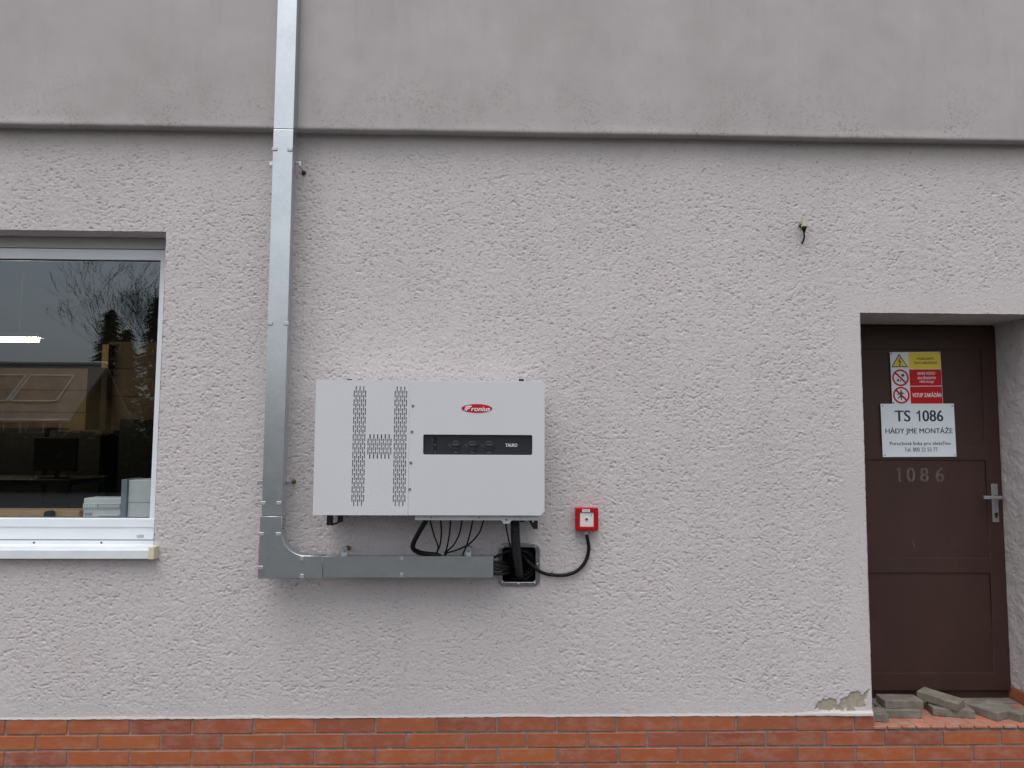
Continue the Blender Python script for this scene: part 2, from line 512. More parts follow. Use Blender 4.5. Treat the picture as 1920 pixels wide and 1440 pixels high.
def text(name, body, cx, cz, w, h, yf, mat, parent=None, shear=0.0, bold=0.0, spacing=1.0, thick=0.0006):
    """lettering fitted to a w x h box centred at (cx, cz) on the plane y=yf"""
    cu = bpy.data.curves.new(name, 'FONT')
    cu.body = body; cu.align_x = 'CENTER'; cu.size = 1.0
    cu.shear = shear; cu.space_character = spacing; cu.resolution_u = 3
    cu.extrude = 0.01
    o = bpy.data.objects.new('tmp', cu)
    me = bpy.data.meshes.new_from_object(o)
    bpy.data.objects.remove(o); bpy.data.curves.remove(cu)
    me.name = name
    me.materials.clear()
    vs = np.empty(len(me.vertices) * 3); me.vertices.foreach_get('co', vs); vs = vs.reshape(-1, 3)
    lo, hi = vs.min(0), vs.max(0)
    vs[:, 0] = (vs[:, 0] - (lo[0] + hi[0]) / 2) * (w / (hi[0] - lo[0])) + cx
    zz = (vs[:, 1] - (lo[1] + hi[1]) / 2) * (h / (hi[1] - lo[1])) + cz
    yy = yf - (vs[:, 2] / 0.02 + 0.5) * thick
    me.vertices.foreach_set('co', np.column_stack((vs[:, 0], yy, zz)).ravel())
    me.update()
    if bold > 0:         # heavier strokes: the same outline laid three times, each a hair in front of the last
        bm = bmesh.new()
        for i, dx in enumerate((-1, 1, 0)):
            m2 = me.copy(); m2.transform(Matrix.Translation((dx * bold * h, -0.00012 * i, 0))); bm.from_mesh(m2); bpy.data.meshes.remove(m2)
        bm.to_mesh(me); bm.free()
    o = link(name, me, mat)
    return attach(o, parent) if parent else o

def catmull(pts, step=0.008):
    pts = [Vector(p) for p in pts]
    ext = [pts[0] * 2 - pts[1]] + pts + [pts[-1] * 2 - pts[-2]]
    out = []
    for i in range(1, len(ext) - 2):
        a, b_, c_, d = ext[i - 1:i + 3]
        n = max(2, int((c_ - b_).length / step))
        for k in range(n):
            t = k / n
            out.append(0.5 * ((2 * b_) + (c_ - a) * t + (2 * a - 5 * b_ + 4 * c_ - d) * t * t + (3 * b_ - a - 3 * c_ + d) * t ** 3))
    out.append(pts[-1])
    return out

def tube_data(path, rad, n=10, verts=None, faces=None):
    """tube along path, rad a number or a list; returns verts and faces with capped ends"""
    verts = [] if verts is None else verts
    faces = [] if faces is None else faces
    N = len(path)
    rads = rad if isinstance(rad, (list, tuple)) else [rad] * N
    t0 = (path[1] - path[0]).normalized()
    up = Vector((0, 0, 1)) if abs(t0.z) < 0.9 else Vector((0, 1, 0))
    nrm = t0.cross(up).normalized()
    base = len(verts)
    for i in range(N):
        t = (path[min(i + 1, N - 1)] - path[max(i - 1, 0)])
        if t.length < 1e-9: t = t0
        t.normalize()
        nrm = (nrm - t * nrm.dot(t))
        nrm = nrm.normalized() if nrm.length > 1e-6 else t.orthogonal().normalized()
        bi = t.cross(nrm)
        for k in range(n):
            a = 2 * math.pi * k / n
            verts.append(path[i] + (nrm * math.cos(a) + bi * math.sin(a)) * rads[i])
    for i in range(N - 1):
        for k in range(n):
            k2 = (k + 1) % n
            faces.append((base + i * n + k, base + i * n + k2, base + (i + 1) * n + k2, base + (i + 1) * n + k))
    faces.append(tuple(base + k for k in reversed(range(n))))
    faces.append(tuple(base + (N - 1) * n + k for k in range(n)))
    return verts, faces

def tube(name, pts, rad, mat, parent=None, n=10, step=0.008, smooth=True, raw=False):
    path = [Vector(p) for p in pts] if raw else catmull(pts, step)
    vs, fs = tube_data(path, rad, n)
    o = link(name, mesh_of(name, vs, fs, smooth), mat)
    return attach(o, parent) if parent else o

def disc_stack(name, c, rings, mat, parent=None, n=20):
    """turned part on a wall: rings of (radius, distance towards the camera) round the axis through c"""
    vs, fs = [], []
    for r_, d in rings:
        for k in range(n):
            a = 2 * math.pi * k / n
            vs.append((c[0] + r_ * math.cos(a), c[1] - d, c[2] + r_ * math.sin(a)))
    for i in range(len(rings) - 1):
        for k in range(n):
            k2 = (k + 1) % n
            fs.append((i * n + k, i * n + k2, (i + 1) * n + k2, (i + 1) * n + k))
    fs.append(tuple((len(rings) - 1) * n + k for k in range(n)))
    o = link(name, mesh_of(name, vs, fs, False), mat)
    return attach(o, parent) if parent else o

# ------------------------------------------------------------------ value noise for real relief
_rng = np.random.default_rng(11)
_LAT = _rng.random((512, 512))
def vnoise(x, z, s, seed=0, sx=1.0):
    fx = np.asarray(x) / (s * sx) + seed * 37.17
    fz = np.asarray(z) / s + seed * 91.73
    ix = np.floor(fx).astype(int); iz = np.floor(fz).astype(int)
    tx = fx - ix; tz = fz - iz
    tx = tx * tx * (3 - 2 * tx); tz = tz * tz * (3 - 2 * tz)
    g = lambda a, b_: _LAT[a & 511, b_ & 511]
    return (g(ix, iz) * (1 - tx) + g(ix + 1, iz) * tx) * (1 - tz) + (g(ix, iz + 1) * (1 - tx) + g(ix + 1, iz + 1) * tx) * tz

def sstep(a, b_, x):
    t = np.clip((x - a) / (b_ - a), 0, 1)
    return t * t * (3 - 2 * t)

# ------------------------------------------------------------------ key places on the facade
Z_PL = 0.300                                        # top of the brick plinth (four courses of 75 mm)
Z_LEDGE = P(900, 247, -0.075).z                     # drip edge of the upper storey
WIN_R, WIN_T = P(299.5, 740).x, P(200, 433).z         # window opening: right edge, head
WIN_L = WIN_R - 1.55
WIN_B = P(200, 1040).z
D_L = P(1622, 900).x                                # doorway
D_R = P(1882, 960, 0.36).x
D_T = P(1700, 587).z
Z_STEP = 0.225 + 0.022
Y_DOOR = 0.36
BX0, BX1 = P(940, 1058).x, P(1006, 1058).x          # hole of the cable box
BZ0, BZ1 = P(972, 1093).z, P(972, 1024).z

# ================================================================== ground
gm = mesh_of('ground', [(-600, -900, 0), (600, -900, 0), (600, 300, 0), (-600, 300, 0)], [(0, 1, 2, 3)])
g = link('ground', gm, 'asphalt'); g['kind'] = 'structure'

# ================================================================== the building
bld = thing('building', 'grey-pink rendered building front with red brick plinth and overhanging smooth upper storey', 'building', (0, 0, 0))

# --- rough-cast lower wall with openings, relief as real geometry
def axis(cuts, step):
    out = []
    for a, b_ in zip(cuts[:-1], cuts[1:]):
        n = max(1, int(round((b_ - a) / step)))
        out += list(np.linspace(a, b_, n, endpoint=False))
    out.append(cuts[-1])
    return np.array(out)

STEP = 0.0044
XA, XB = -3.25, 3.3
xs = axis(sorted([XA, WIN_L, WIN_R, BX0, BX1, D_L, D_R, XB]), STEP) if WIN_L > XA else axis(sorted([XA, WIN_R, BX0, BX1, D_L, D_R, XB]), STEP)
zs = axis(sorted([Z_STEP, Z_PL, WIN_B, BZ0, BZ1, WIN_T, D_T, Z_LEDGE + 0.03]), STEP)
XX, ZZ = np.meshgrid(xs, zs, indexing='ij')
nx, nz = XX.shape
# relief: lumps of thrown plaster with pits between them, slightly drawn out sideways
lump = vnoise(XX, ZZ, 0.021, 1, 1.15)
l2 = vnoise(XX + 0.25 * ZZ, ZZ, 0.0088, 2, 1.2)
l3 = vnoise(XX, ZZ, 0.0049, 3, 1.1)
wavy = vnoise(XX, ZZ, 0.45, 4)
dens = vnoise(XX, ZZ, 0.16, 6)
pn = vnoise(XX + 0.5 * ZZ, ZZ, 0.0064, 5, 1.5) * 0.8 + vnoise(XX - 0.3 * ZZ, ZZ, 0.0052, 7, 1.3) * 0.2
pit = sstep(0.71 - 0.22 * (dens - 0.5), 0.86, pn)
H = 0.0010 * (lump - 0.5) + 0.0015 * (l2 - 0.5) + 0.0026 * (l3 - 0.5) - 0.0047 * pit
# calmer where the plasterer drew the edges: plinth line, doorway, under the ledge, the old vertical joint
amp = 0.30 + 0.70 * sstep(0.02, 0.16, ZZ - Z_PL + 0.04 * (wavy - 0.5))
dd = np.maximum(np.maximum(D_L - XX, XX - D_R), ZZ - D_T)
amp *= 0.32 + 0.68 * sstep(0.07, 0.15, dd + 0.03 * (wavy - 0.5))
amp *= 0.40 + 0.60 * sstep(0.0, 0.10, Z_LEDGE - ZZ)
XJ = P(519, 1220).x
amp *= np.where((ZZ < 1.05), 0.35 + 0.65 * sstep(0.006, 0.022, np.abs(XX - XJ)), 1.0)
H = H * amp + 0.006 * (wavy - 0.5)
# limewashed lip on the plinth
nearD = sstep(0.45, 0.05, D_L - XX) if False else 1 - sstep(0.03, 0.40, np.abs(D_L - XX))
lip = 1 - sstep(0.005, 0.012, ZZ - Z_PL - 0.012 * nearD + 0.008 * (vnoise(XX, ZZ, 0.22, 9) - 0.5))
H += (0.0035 + 0.0075 * nearD) * lip
# flaked patch by the doorway
pc = [P(u, v_) for u, v_ in ((1526, 1334), (1540, 1315), (1572, 1312), (1598, 1304), (1632, 1290), (1628, 1312), (1622, 1326), (1590, 1334), (1560, 1335))]
def inside(poly, x, z):
    r_ = np.zeros(x.shape, bool)
    j = len(poly) - 1
    for i in range(len(poly)):
        xi, zi, xj, zj = poly[i].x, poly[i].z, poly[j].x, poly[j].z
        with np.errstate(divide='ignore', invalid='ignore'):
            r_ ^= ((zi > z) != (zj > z)) & (x < (xj - xi) * (z - zi) / (zj - zi) + xi)
        j = i
    return r_
jx = XX + 0.035 * (vnoise(XX, ZZ, 0.03, 12) - 0.5) + 0.012 * (vnoise(XX, ZZ, 0.010, 14) - 0.5)
jz = ZZ + 0.030 * (vnoise(XX, ZZ, 0.03, 13) - 0.5) + 0.012 * (vnoise(XX, ZZ, 0.010, 15) - 0.5)
flk = inside(pc, jx, jz) & (vnoise(XX, ZZ, 0.035, 16) < 0.80)
flk &= lip < 0.3
H = np.where(flk, H * 0.6 - 0.0045, H)
ox = 0.0016 * (vnoise(XX, ZZ, 0.02, 17) - 0.5) * 2
oz = 0.0016 * (vnoise(XX, ZZ, 0.02, 18) - 0.5) * 2
co = np.stack((XX + ox, -H, ZZ + oz), -1).reshape(-1, 3)
ix, iz = np.meshgrid(np.arange(nx - 1), np.arange(nz - 1), indexing='ij')
cxm = (XX[:-1, :-1] + XX[1:, 1:]) / 2; czm = (ZZ[:-1, :-1] + ZZ[1:, 1:]) / 2
hole = (cxm > WIN_L) & (cxm < WIN_R) & (czm > WIN_B) & (czm < WIN_T)
hole |= (cxm > D_L) & (cxm < D_R) & (czm < D_T)
hole |= (cxm > BX0) & (cxm < BX1) & (czm > BZ0) & (czm < BZ1)
hole |= (czm < Z_PL)
keep = ~hole
i0 = (ix * nz + iz)[keep]
quads = np.stack((i0, i0 + nz, i0 + nz + 1, i0 + 1), -1)
used = np.zeros(nx * nz, bool); used[quads.ravel()] = True
remap = np.cumsum(used) - 1
quads = remap[quads]
me = bpy.data.meshes.new('rendered_wall')
cu_ = co[used]
me.vertices.add(len(cu_)); me.vertices.foreach_set('co', cu_.ravel())
me.loops.add(quads.size); me.loops.foreach_set('vertex_index', quads.ravel().astype(np.int32))
me.polygons.add(len(quads))
me.polygons.foreach_set('loop_start', np.arange(0, quads.size, 4, dtype=np.int32))
me.polygons.foreach_set('use_smooth', np.ones(len(quads), bool))
me.update(calc_edges=True)
for nm, arr in (('flaked', flk.astype(float)), ('limewash', lip * 0.55)):
    a_ = me.attributes.new(nm, 'FLOAT', 'POINT')
    a_.data.foreach_set('value', arr.reshape(-1)[used].astype(np.float32))
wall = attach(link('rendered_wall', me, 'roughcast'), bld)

# plain continuation of the wall beyond the sides, and the reveals of the openings
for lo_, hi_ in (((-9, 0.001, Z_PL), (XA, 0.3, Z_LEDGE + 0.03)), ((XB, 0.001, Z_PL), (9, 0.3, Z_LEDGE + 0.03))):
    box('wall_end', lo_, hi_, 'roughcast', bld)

def sheet(name, fn, nu, nv, mat, parent, disp=0.0, seed=20):
    """bumpy sheet: fn(s,t) -> point, normal"""
    vs, fs = [], []
    for i in range(nu + 1):
        for j in range(nv + 1):
            p_, n_ = fn(i / nu, j / nv)
            c0_ = p_[1] if abs(n_[0]) > 0.5 else p_[0]
            c1_ = p_[1] if abs(n_[2]) > 0.5 else p_[2]
            k = 0.5 * float(vnoise(c0_, c1_, 0.045, seed)) + 0.3 * float(vnoise(c0_, c1_, 0.013, seed + 1)) - 0.4 - 0.9 * max(0.0, float(vnoise(c0_, c1_, 0.016, seed + 2)) - 0.72)
            vs.append(Vector(p_) + Vector(n_) * disp * k)
    for i in range(nu):
        for j in range(nv):
            a = i * (nv + 1) + j
            fs.append((a, a + nv + 1, a + nv + 2, a + 1))
    return attach(link(name, mesh_of(name, vs, fs, True), mat), parent)

YW = 0.135     # window frame front
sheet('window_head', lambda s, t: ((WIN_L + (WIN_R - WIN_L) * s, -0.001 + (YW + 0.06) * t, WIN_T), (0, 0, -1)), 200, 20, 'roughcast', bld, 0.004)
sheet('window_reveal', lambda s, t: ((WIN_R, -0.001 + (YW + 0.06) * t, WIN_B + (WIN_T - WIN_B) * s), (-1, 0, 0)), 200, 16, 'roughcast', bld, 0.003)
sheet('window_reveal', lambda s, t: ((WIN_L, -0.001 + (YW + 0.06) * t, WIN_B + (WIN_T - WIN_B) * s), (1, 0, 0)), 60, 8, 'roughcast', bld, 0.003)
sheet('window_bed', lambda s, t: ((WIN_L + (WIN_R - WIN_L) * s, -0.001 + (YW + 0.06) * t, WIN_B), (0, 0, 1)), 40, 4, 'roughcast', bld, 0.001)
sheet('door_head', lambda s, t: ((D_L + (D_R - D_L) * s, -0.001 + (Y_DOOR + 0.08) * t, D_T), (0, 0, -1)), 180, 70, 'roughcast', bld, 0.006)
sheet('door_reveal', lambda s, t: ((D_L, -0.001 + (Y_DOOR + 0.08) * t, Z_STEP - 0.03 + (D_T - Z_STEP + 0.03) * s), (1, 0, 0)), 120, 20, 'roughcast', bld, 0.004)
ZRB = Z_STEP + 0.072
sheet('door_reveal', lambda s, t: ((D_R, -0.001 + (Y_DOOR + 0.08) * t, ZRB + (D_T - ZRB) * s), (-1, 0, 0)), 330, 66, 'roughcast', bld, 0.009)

# --- upper storey: smooth plaster, proud of the wall, uneven drip edge
YU = -0.075
def upper(x0, x1):
    vs, fs = [], []
    xs_ = np.linspace(x0, x1, int((x1 - x0) / 0.02))
    zrow = [Z_LEDGE + 0.03, Z_LEDGE] + [None] + list(np.linspace(Z_LEDGE + 0.012, Z_LEDGE + 0.6, 24)) + list(np.linspace(Z_LEDGE + 0.7, 6.2, 40))
    for x in xs_:
        w_ = 0.003 * (float(vnoise(x, 0.3, 0.55, 31)) - 0.5) + 0.002 * (float(vnoise(x, 0.3, 0.05, 32)) - 0.5)
        vs.append((x, 0.06, Z_LEDGE + 0.012 + w_))
        vs.append((x, YU + 0.002, Z_LEDGE + w_))
        vs.append((x, YU - 0.0005, Z_LEDGE + 0.003 + w_))
        vs.append((x, YU - 0.002, Z_LEDGE + 0.008 + w_))
        vs.append((x, YU - 0.001, Z_LEDGE + 0.020 + w_))
        for z in list(np.linspace(Z_LEDGE + 0.04, Z_LEDGE + 1.3, 60)) + [4.6, 5.4, 6.2]:
            d = 0.006 * (float(vnoise(x, z, 0.5, 33)) - 0.5) + 0.002 * (float(vnoise(x, z, 0.09, 34)) - 0.5)
            vs.append((x, YU + d, z))
    k = len(vs) // len(xs_)
    for i in range(len(xs_) - 1):
        for j in range(k - 1):
            a = i * k + j
            fs.append((a, a + k, a + k + 1, a + 1))
    um = mesh_of('upper_wall', vs, fs, True)
    um.set_sharp_from_angle(angle=math.radians(40))
    return um
attach(link('upper_wall', upper(-3.4, 3.4), 'smooth_plaster'), bld)
for lo_, hi_ in (((-9, YU, Z_LEDGE), (-3.4, 0.3, 6.2)), ((3.4, YU, Z_LEDGE), (9, 0.3, 6.2))):
    box('upper_wall_end', lo_, hi_, 'smooth_plaster', bld)
boxes('parapet', [((-9.1, YU - 0.12, 6.2), (9.1, 0.6, 6.28))], 'galvanised', bld)
boxes('rear_wall', [((-9, 7.0, 0), (9, 7.3, 6.2)), ((-9, 0.31, 0), (-8.7, 7, 6.2)), ((8.7, 0.31, 0), (9, 7, 6.2)), ((-9, 0.61, 6.2), (9, 7.3, 6.27))], 'smooth_plaster', bld)

# --- brick plinth
plinth = attach(boxes('plinth', [((-9, 0.0028, -0.05), (D_L + 0.012, 0.2, Z_PL - 0.004)), ((D_R - 0.012, 0.0028, -0.05), (9, 0.2, Z_PL - 0.004)), ((D_L + 0.012, 0.0028, -0.05), (D_R - 0.012, 0.2, 0.2225))], 'mortar'), bld)
def brick_mesh(L, Hh, D, seed, bev=0.0022):
    rr = random.Random(seed)
    bm = bmesh.new()
    vs = add_box(bm, (-L / 2, 0, -Hh / 2), (L / 2, D, Hh / 2), bev, 1)
    for v_ in bm.verts:
        v_.co += Vector((rr.uniform(-1, 1) * 0.0009, rr.uniform(-1, 1) * 0.0007, rr.uniform(-1, 1) * 0.0009))
    me_ = bm_mesh('brick', bm); me_.materials.append(MATS['clinker'])
    return me_
B_full = [brick_mesh(0.290, 0.066, 0.05, s) for s in range(5)]
cutcache = {}
X_JOINT = P(931.7, 1355).x                       # a vertical joint of the top course in the photo
rb = random.Random(5)
for row in range(4):
    zc = Z_PL - 0.0375 - 0.075 * row
    off = X_JOINT + (0 if row % 2 == 0 else 0.150) + (0, 0.0, 0.004, -0.01)[row]
    lo_x, hi_x = -3.5, 3.5
    k0 = math.floor((lo_x - off) / 0.30)
    for k in range(k0, k0 + 26):
        a, b_ = off + 0.30 * k + 0.005, off + 0.30 * (k + 1) - 0.005
        spans = [(a, b_)]
        if row == 0:     # the top course stops at the doorway
            spans = []
            if a < D_L: spans.append((a, min(b_, D_L + 0.006)))
            if b_ > D_R: spans.append((max(a, D_R - 0.006), b_))
        for a2, b2 in spans:
            L = b2 - a2
            if L < 0.03: continue
            if L > 0.289:
                me_ = rb.choice(B_full)
            else:
                key = round(L, 3)
                if key not in cutcache: cutcache[key] = brick_mesh(L, 0.066, 0.05, int(L * 1e4))
                me_ = cutcache[key]
            o = link('brick', me_)
            attach(o, plinth, ((a2 + b2) / 2, -0.0015 + rb.uniform(-1, 1) * 0.0014, zc + rb.uniform(-1, 1) * 0.0012))
            o.rotation_euler = (rb.uniform(-1, 1) * 0.006, rb.uniform(-1, 1) * 0.004, rb.uniform(-1, 1) * 0.003)
# bricks lining the right reveal of the doorway
for k in range(2):
    o = link('brick', cutcache.setdefault('r%d' % k, brick_mesh(0.20, 0.066, 0.05, 90 + k)))
    attach(o, plinth, (D_R - 0.004, 0.108 + 0.21 * k, Z_STEP + 0.036))
    o.rotation_euler = (0, 0, -math.pi / 2)
box('reveal_mortar', (D_R + 0.002, 0.004, Z_STEP - 0.03), (D_R + 0.06, Y_DOOR + 0.08, ZRB + 0.004), 'mortar', plinth)

# --- doorstep of clinker slips laid across
step = box('doorstep', (D_L - 0.02, 0.004, 0.20), (D_R + 0.03, Y_DOOR + 0.1, Z_STEP - 0.0014), 'mortar', bld)
me_t = []
for s in range(3):
    bm = bmesh.new(); add_box(bm, (-0.0335, -0.15, -0.006), (0.0335, 0.15, 0.006), 0.002)
    t_ = bm_mesh('tile', bm); t_.materials.append(MATS['step_clinker']); me_t.append(t_)
k = 0
x = D_L + 0.034
while x < D_R:
    o = link('brick', me_t[k % 3])
    attach(o, step, (x, 0.142 + rb.uniform(-1, 1) * 0.002, Z_STEP - 0.006 + rb.uniform(-1, 1) * 0.0008))
    k += 1; x += 0.0745
me_s = bm_s = None
box('sill_mortar', (D_L, 0.297, Z_STEP - 0.003), (D_R, Y_DOOR + 0.06, Z_STEP + 0.002), 'paver_concrete', step)

# --- door: sheet-steel leaf with three sunken fields
door = link('door', plate_mesh('door', [rrect(D_L + 0.004, Z_STEP + 0.05, D_R - 0.004, D_T - 0.01)] + [
    rrect(D_L + 0.055, P(1740, v1, Y_DOOR).z, P(1843 + (v0 - 650) * 0.04, v0 + 80, Y_DOOR).x, P(1740, v0, Y_DOOR).z)
    for v0, v1 in ((655, 836), (862, 1046), (1074, 1262))], Y_DOOR, 0.016, 0.0015), 'door_brown')
attach(door, bld)
for v0, v1 in ((655, 836), (862, 1046), (1074, 1262)):
    xr = P(1843 + (v0 - 650) * 0.04, v0 + 80, Y_DOOR).x
    box('panel', (D_L + 0.050, Y_DOOR + 0.007, P(1740, v1, Y_DOOR).z - 0.004), (xr + 0.005, Y_DOOR + 0.015, P(1740, v0, Y_DOOR).z + 0.004), 'door_brown', door)
box('threshold_shadow', (D_L, Y_DOOR + 0.022, Z_STEP - 0.01), (D_R, Y_DOOR + 0.06, Z_STEP + 0.06), 'black_steel', door)  # black strip stands in for the shadow band under the door
box('door_lining', (D_L, Y_DOOR + 0.02, Z_STEP), (D_R, Y_DOOR + 0.05, D_T + 0.01), 'door_brown', door)
hx, hz0, hz1 = P(1864.5, 942, Y_DOOR).x, P(1864, 979, Y_DOOR).z, P(1864, 907, Y_DOOR).z
hp = plate('handle_plate', [rrect(hx - 0.0185, hz0, hx + 0.0185, hz1, 0.002)], Y_DOOR - 0.007, 0.007, 'steel_worn', door, 0.0012)
hzl = P(1864, 931.5, Y_DOOR).z
lv = [(hx + 0.030, Y_DOOR - 0.040, hzl), (hx - 0.055, Y_DOOR - 0.042, hzl + 0.0005)]
bm = bmesh.new()
add_box(bm, (P(1844, 931, Y_DOOR - 0.05).x, Y_DOOR - 0.056, hzl - 0.0095), (P(1879, 931, Y_DOOR - 0.05).x, Y_DOOR - 0.040, hzl + 0.0095), 0.003, 2)
attach(link('lever', bm_mesh('lever', bm), 'steel_worn'), door)
disc_stack('lever_neck', (hx + 0.004, Y_DOOR - 0.007, hzl), [(0.0115, 0), (0.0115, 0.035)], 'black_steel', door, 14)
disc_stack('lock_cylinder', (hx + 0.003, Y_DOOR - 0.007, P(1866, 964, Y_DOOR).z), [(0.0105, 0), (0.0105, 0.003), (0.008, 0.004)], 'black_steel', door, 14)
box('keyhole', (hx - 0.003, Y_DOOR - 0.0095, P(1866, 971, Y_DOOR).z), (hx + 0.009, Y_DOOR - 0.0068, P(1866, 964, Y_DOOR).z), 'black_steel', door, 0.001)
# stencilled number, faded
YP = Y_DOOR + 0.007
for ch, u in (('1', 1685.5), ('0', 1708), ('8', 1733), ('6', 1762)):
    w = (P(u + (4 if ch == '1' else 7.5), 890, YP).x - P(u - (4 if ch == '1' else 7.5), 890, YP).x)
    c_ = P(u, 890, YP)
    if ch == '1':
        plate('stencil_digit', [[(c_.x - 0.002, c_.z - 0.040), (c_.x + 0.009, c_.z - 0.040), (c_.x + 0.009, c_.z + 0.040), (c_.x + 0.001, c_.z + 0.040), (c_.x - 0.010, c_.z + 0.030), (c_.x - 0.010, c_.z + 0.020), (c_.x - 0.002, c_.z + 0.026)]], YP - 0.0004, 0.0004, 'stencil_paint', door)
    else:
        text('stencil_digit', ch, c_.x, c_.z, w, 0.080, YP, 'stencil_paint', door, bold=0.02, thick=0.0004)
    zc_ = c_.z
    if ch != '1':        # stencil bridges
        for zz in (zc_ + 0.034, zc_ - 0.034):
            box('stencil_bridge', (c_.x - 0.0022, YP - 0.0007, zz - 0.010), (c_.x + 0.0022, YP - 0.0002, zz + 0.010), 'door_brown', door)
a, b_ = P(1712, 1018, YP), P(1715, 1027, YP)
plate('scuff', [[(a.x - 0.003, a.z + 0.02), (a.x + 0.003, a.z), (b_.x + 0.003, b_.z), (b_.x - 0.002, b_.z + 0.002), (a.x - 0.001, a.z)]], YP - 0.0004, 0.0004, 'scuff', door)

# --- window
win = thing('window', '', '', (0, 0, 0)); del win['label']; del win['category']
win.location = (0, 0, 0); win.parent = bld
def wz(v): return P(150, v, YW).z
# the right jamb of the frame shows about 10 px wide; everything runs on past the left of the picture
z_sh0, z_fr_t = wz(465), wz(446)
GR = P(290, 740, YW).x                              # right edge of the glass
zg_t, zg_b = wz(486), wz(971)
WI = WIN_R - 0.001
box('shutter_guide', (WIN_L, YW - 0.012, wz(466)), (WI, YW + 0.05, WIN_T - 0.002), 'shutter_grey', win, 0.0015)
plate('frame', [rrect(WIN_L, wz(1012), WI, wz(466.6)), rrect(WIN_L + 0.07, zg_b, GR, zg_t)], YW, 0.06, 'pvc_white', win, 0.003, 2)
boxes('sash_step', [((WIN_L + 0.02, YW - 0.006, wz(988)), (WI - 0.003, YW + 0.01, zg_b - 0.003))], 'pvc_white', win, 0.002)
plate('gasket', [rrect(WIN_L + 0.064, zg_b - 0.006, GR + 0.006, zg_t + 0.006), rrect(WIN_L + 0.075, zg_b + 0.004, GR - 0.004, zg_t - 0.006)], YW + 0.010, 0.006, 'gasket', win)
box('pane', (WIN_L + 0.06, Y_GLASS, zg_b - 0.01), (GR + 0.01, Y_GLASS + 0.0005, zg_t + 0.01), 'glass', win)
bpy.data.objects.remove(bpy.data.objects['pane'])
pm = mesh_of('pane', [(WIN_L + 0.06, Y_GLASS, zg_b - 0.01), (GR + 0.01, Y_GLASS, zg_b - 0.01), (GR + 0.01, Y_GLASS, zg_t + 0.01), (WIN_L + 0.06, Y_GLASS, zg_t + 0.01)], [(0, 1, 2, 3)])
attach(link('pane', pm, 'glass'), win)
c_ = P(263, 1005, YW)
plate('drain_cap', [rrect(c_.x - 0.017, c_.z - 0.006, c_.x + 0.017, c_.z + 0.006, 0.003)], YW - 0.004, 0.004, 'gland_grey', win, 0.001)
# outer sill: upstand, sloping tread, folded front
YS = -0.045
zf_t, zf_b = P(150, 1031, YS).z, P(150, 1047.5, YS).z
prof = [(YW - 0.002, wz(1013)), (YW - 0.004, wz(1020)), (YW - 0.012, wz(1022)), (YS + 0.004, zf_t + 0.001), (YS, zf_t - 0.003), (YS, zf_b), (YS + 0.006, zf_b - 0.001), (YS + 0.006, zf_t - 0.010), (YW - 0.004, wz(1028))]
xr = P(281, 1040, YS).x
vs = [(x_, y_, z_) for x_ in (WIN_L, xr) for y_, z_ in prof]
n = len(prof)
fs = [(i, (i + 1) % n, n + (i + 1) % n, n + i) for i in range(n)] + [tuple(range(n - 1, -1, -1)), tuple(range(n, 2 * n))]
attach(link('sill', mesh_of('sill', vs, fs), 'sill_white'), win)
cx0, cx1 = P(278.5, 1040, YS).x, P(289.5, 1040, YS).x
bm = bmesh.new()
add_box(bm, (cx0, YS - 0.006, zf_b - 0.004), (cx1, 0.02, P(285, 1025, YS).z), 0.004, 2)
o = attach(link('sill_end_cap', bm_mesh('sill_end_cap', bm), 'cap_cream'), win); o['label'] = 'yellowed cream end cap of the sill'
for u in (63.5, 190):
    c_ = P(u, 1017.5, YW - 0.004)
    disc_stack('sill_screw', (c_.x, YW - 0.003, c_.z), [(0.005, 0), (0.005, 0.002), (0.002, 0.003)], 'black_steel', win, 8)

# --- room behind the window
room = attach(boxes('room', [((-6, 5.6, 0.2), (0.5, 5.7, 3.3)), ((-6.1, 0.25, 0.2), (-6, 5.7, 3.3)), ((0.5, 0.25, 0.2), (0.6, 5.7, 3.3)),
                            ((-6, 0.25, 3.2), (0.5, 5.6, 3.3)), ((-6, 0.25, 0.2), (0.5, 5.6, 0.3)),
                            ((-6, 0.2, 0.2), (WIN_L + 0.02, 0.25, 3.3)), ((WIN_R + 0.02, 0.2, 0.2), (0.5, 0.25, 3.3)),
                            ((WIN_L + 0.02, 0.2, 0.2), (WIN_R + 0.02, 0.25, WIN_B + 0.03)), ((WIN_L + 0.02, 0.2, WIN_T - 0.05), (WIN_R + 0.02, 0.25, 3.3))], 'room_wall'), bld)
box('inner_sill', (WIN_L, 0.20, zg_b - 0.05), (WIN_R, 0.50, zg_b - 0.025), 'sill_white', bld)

# ================================================================== things inside the room
def R(u, v, y): return P(u, v, y)
ty = 3.0
a, b_ = R(-260, 628, ty), R(78, 638, ty)
lamp = thing('strip_lamp', 'lit fluorescent strip lamp under the ceiling behind the window pane', 'lamp', ((a.x + b_.x) / 2, ty, b_.z))
tube('lamp_tube', [(a.x, ty, b_.z), (b_.x - 0.03, ty, b_.z)], 0.018, 'tube_light', lamp, 10, 0.3)
box('lamp_housing', (a.x, ty - 0.05, b_.z + 0.022), (b_.x, ty + 0.05, b_.z + 0.06), 'pvc_white', lamp)
boxes('hanger', [((x_ - 0.01, ty - 0.01, b_.z + 0.06), (x_ + 0.01, ty + 0.01, 3.2)) for x_ in (a.x + 0.1, b_.x - 0.2)], 'pvc_white', lamp)
y_ = 4.4
p0, p1 = R(194, 646, y_), R(204, 690, y_)
tpst = thing('timber_post', 'yellow-brown timber post seen dimly through the window', 'post', ((p0.x + p1.x) / 2, y_ + 0.04, 0.3))
box('post_head', (p0.x, y_ - 0.02, p1.z), (p1.x, y_ + 0.10, p0.z), 'post_wood', tpst)
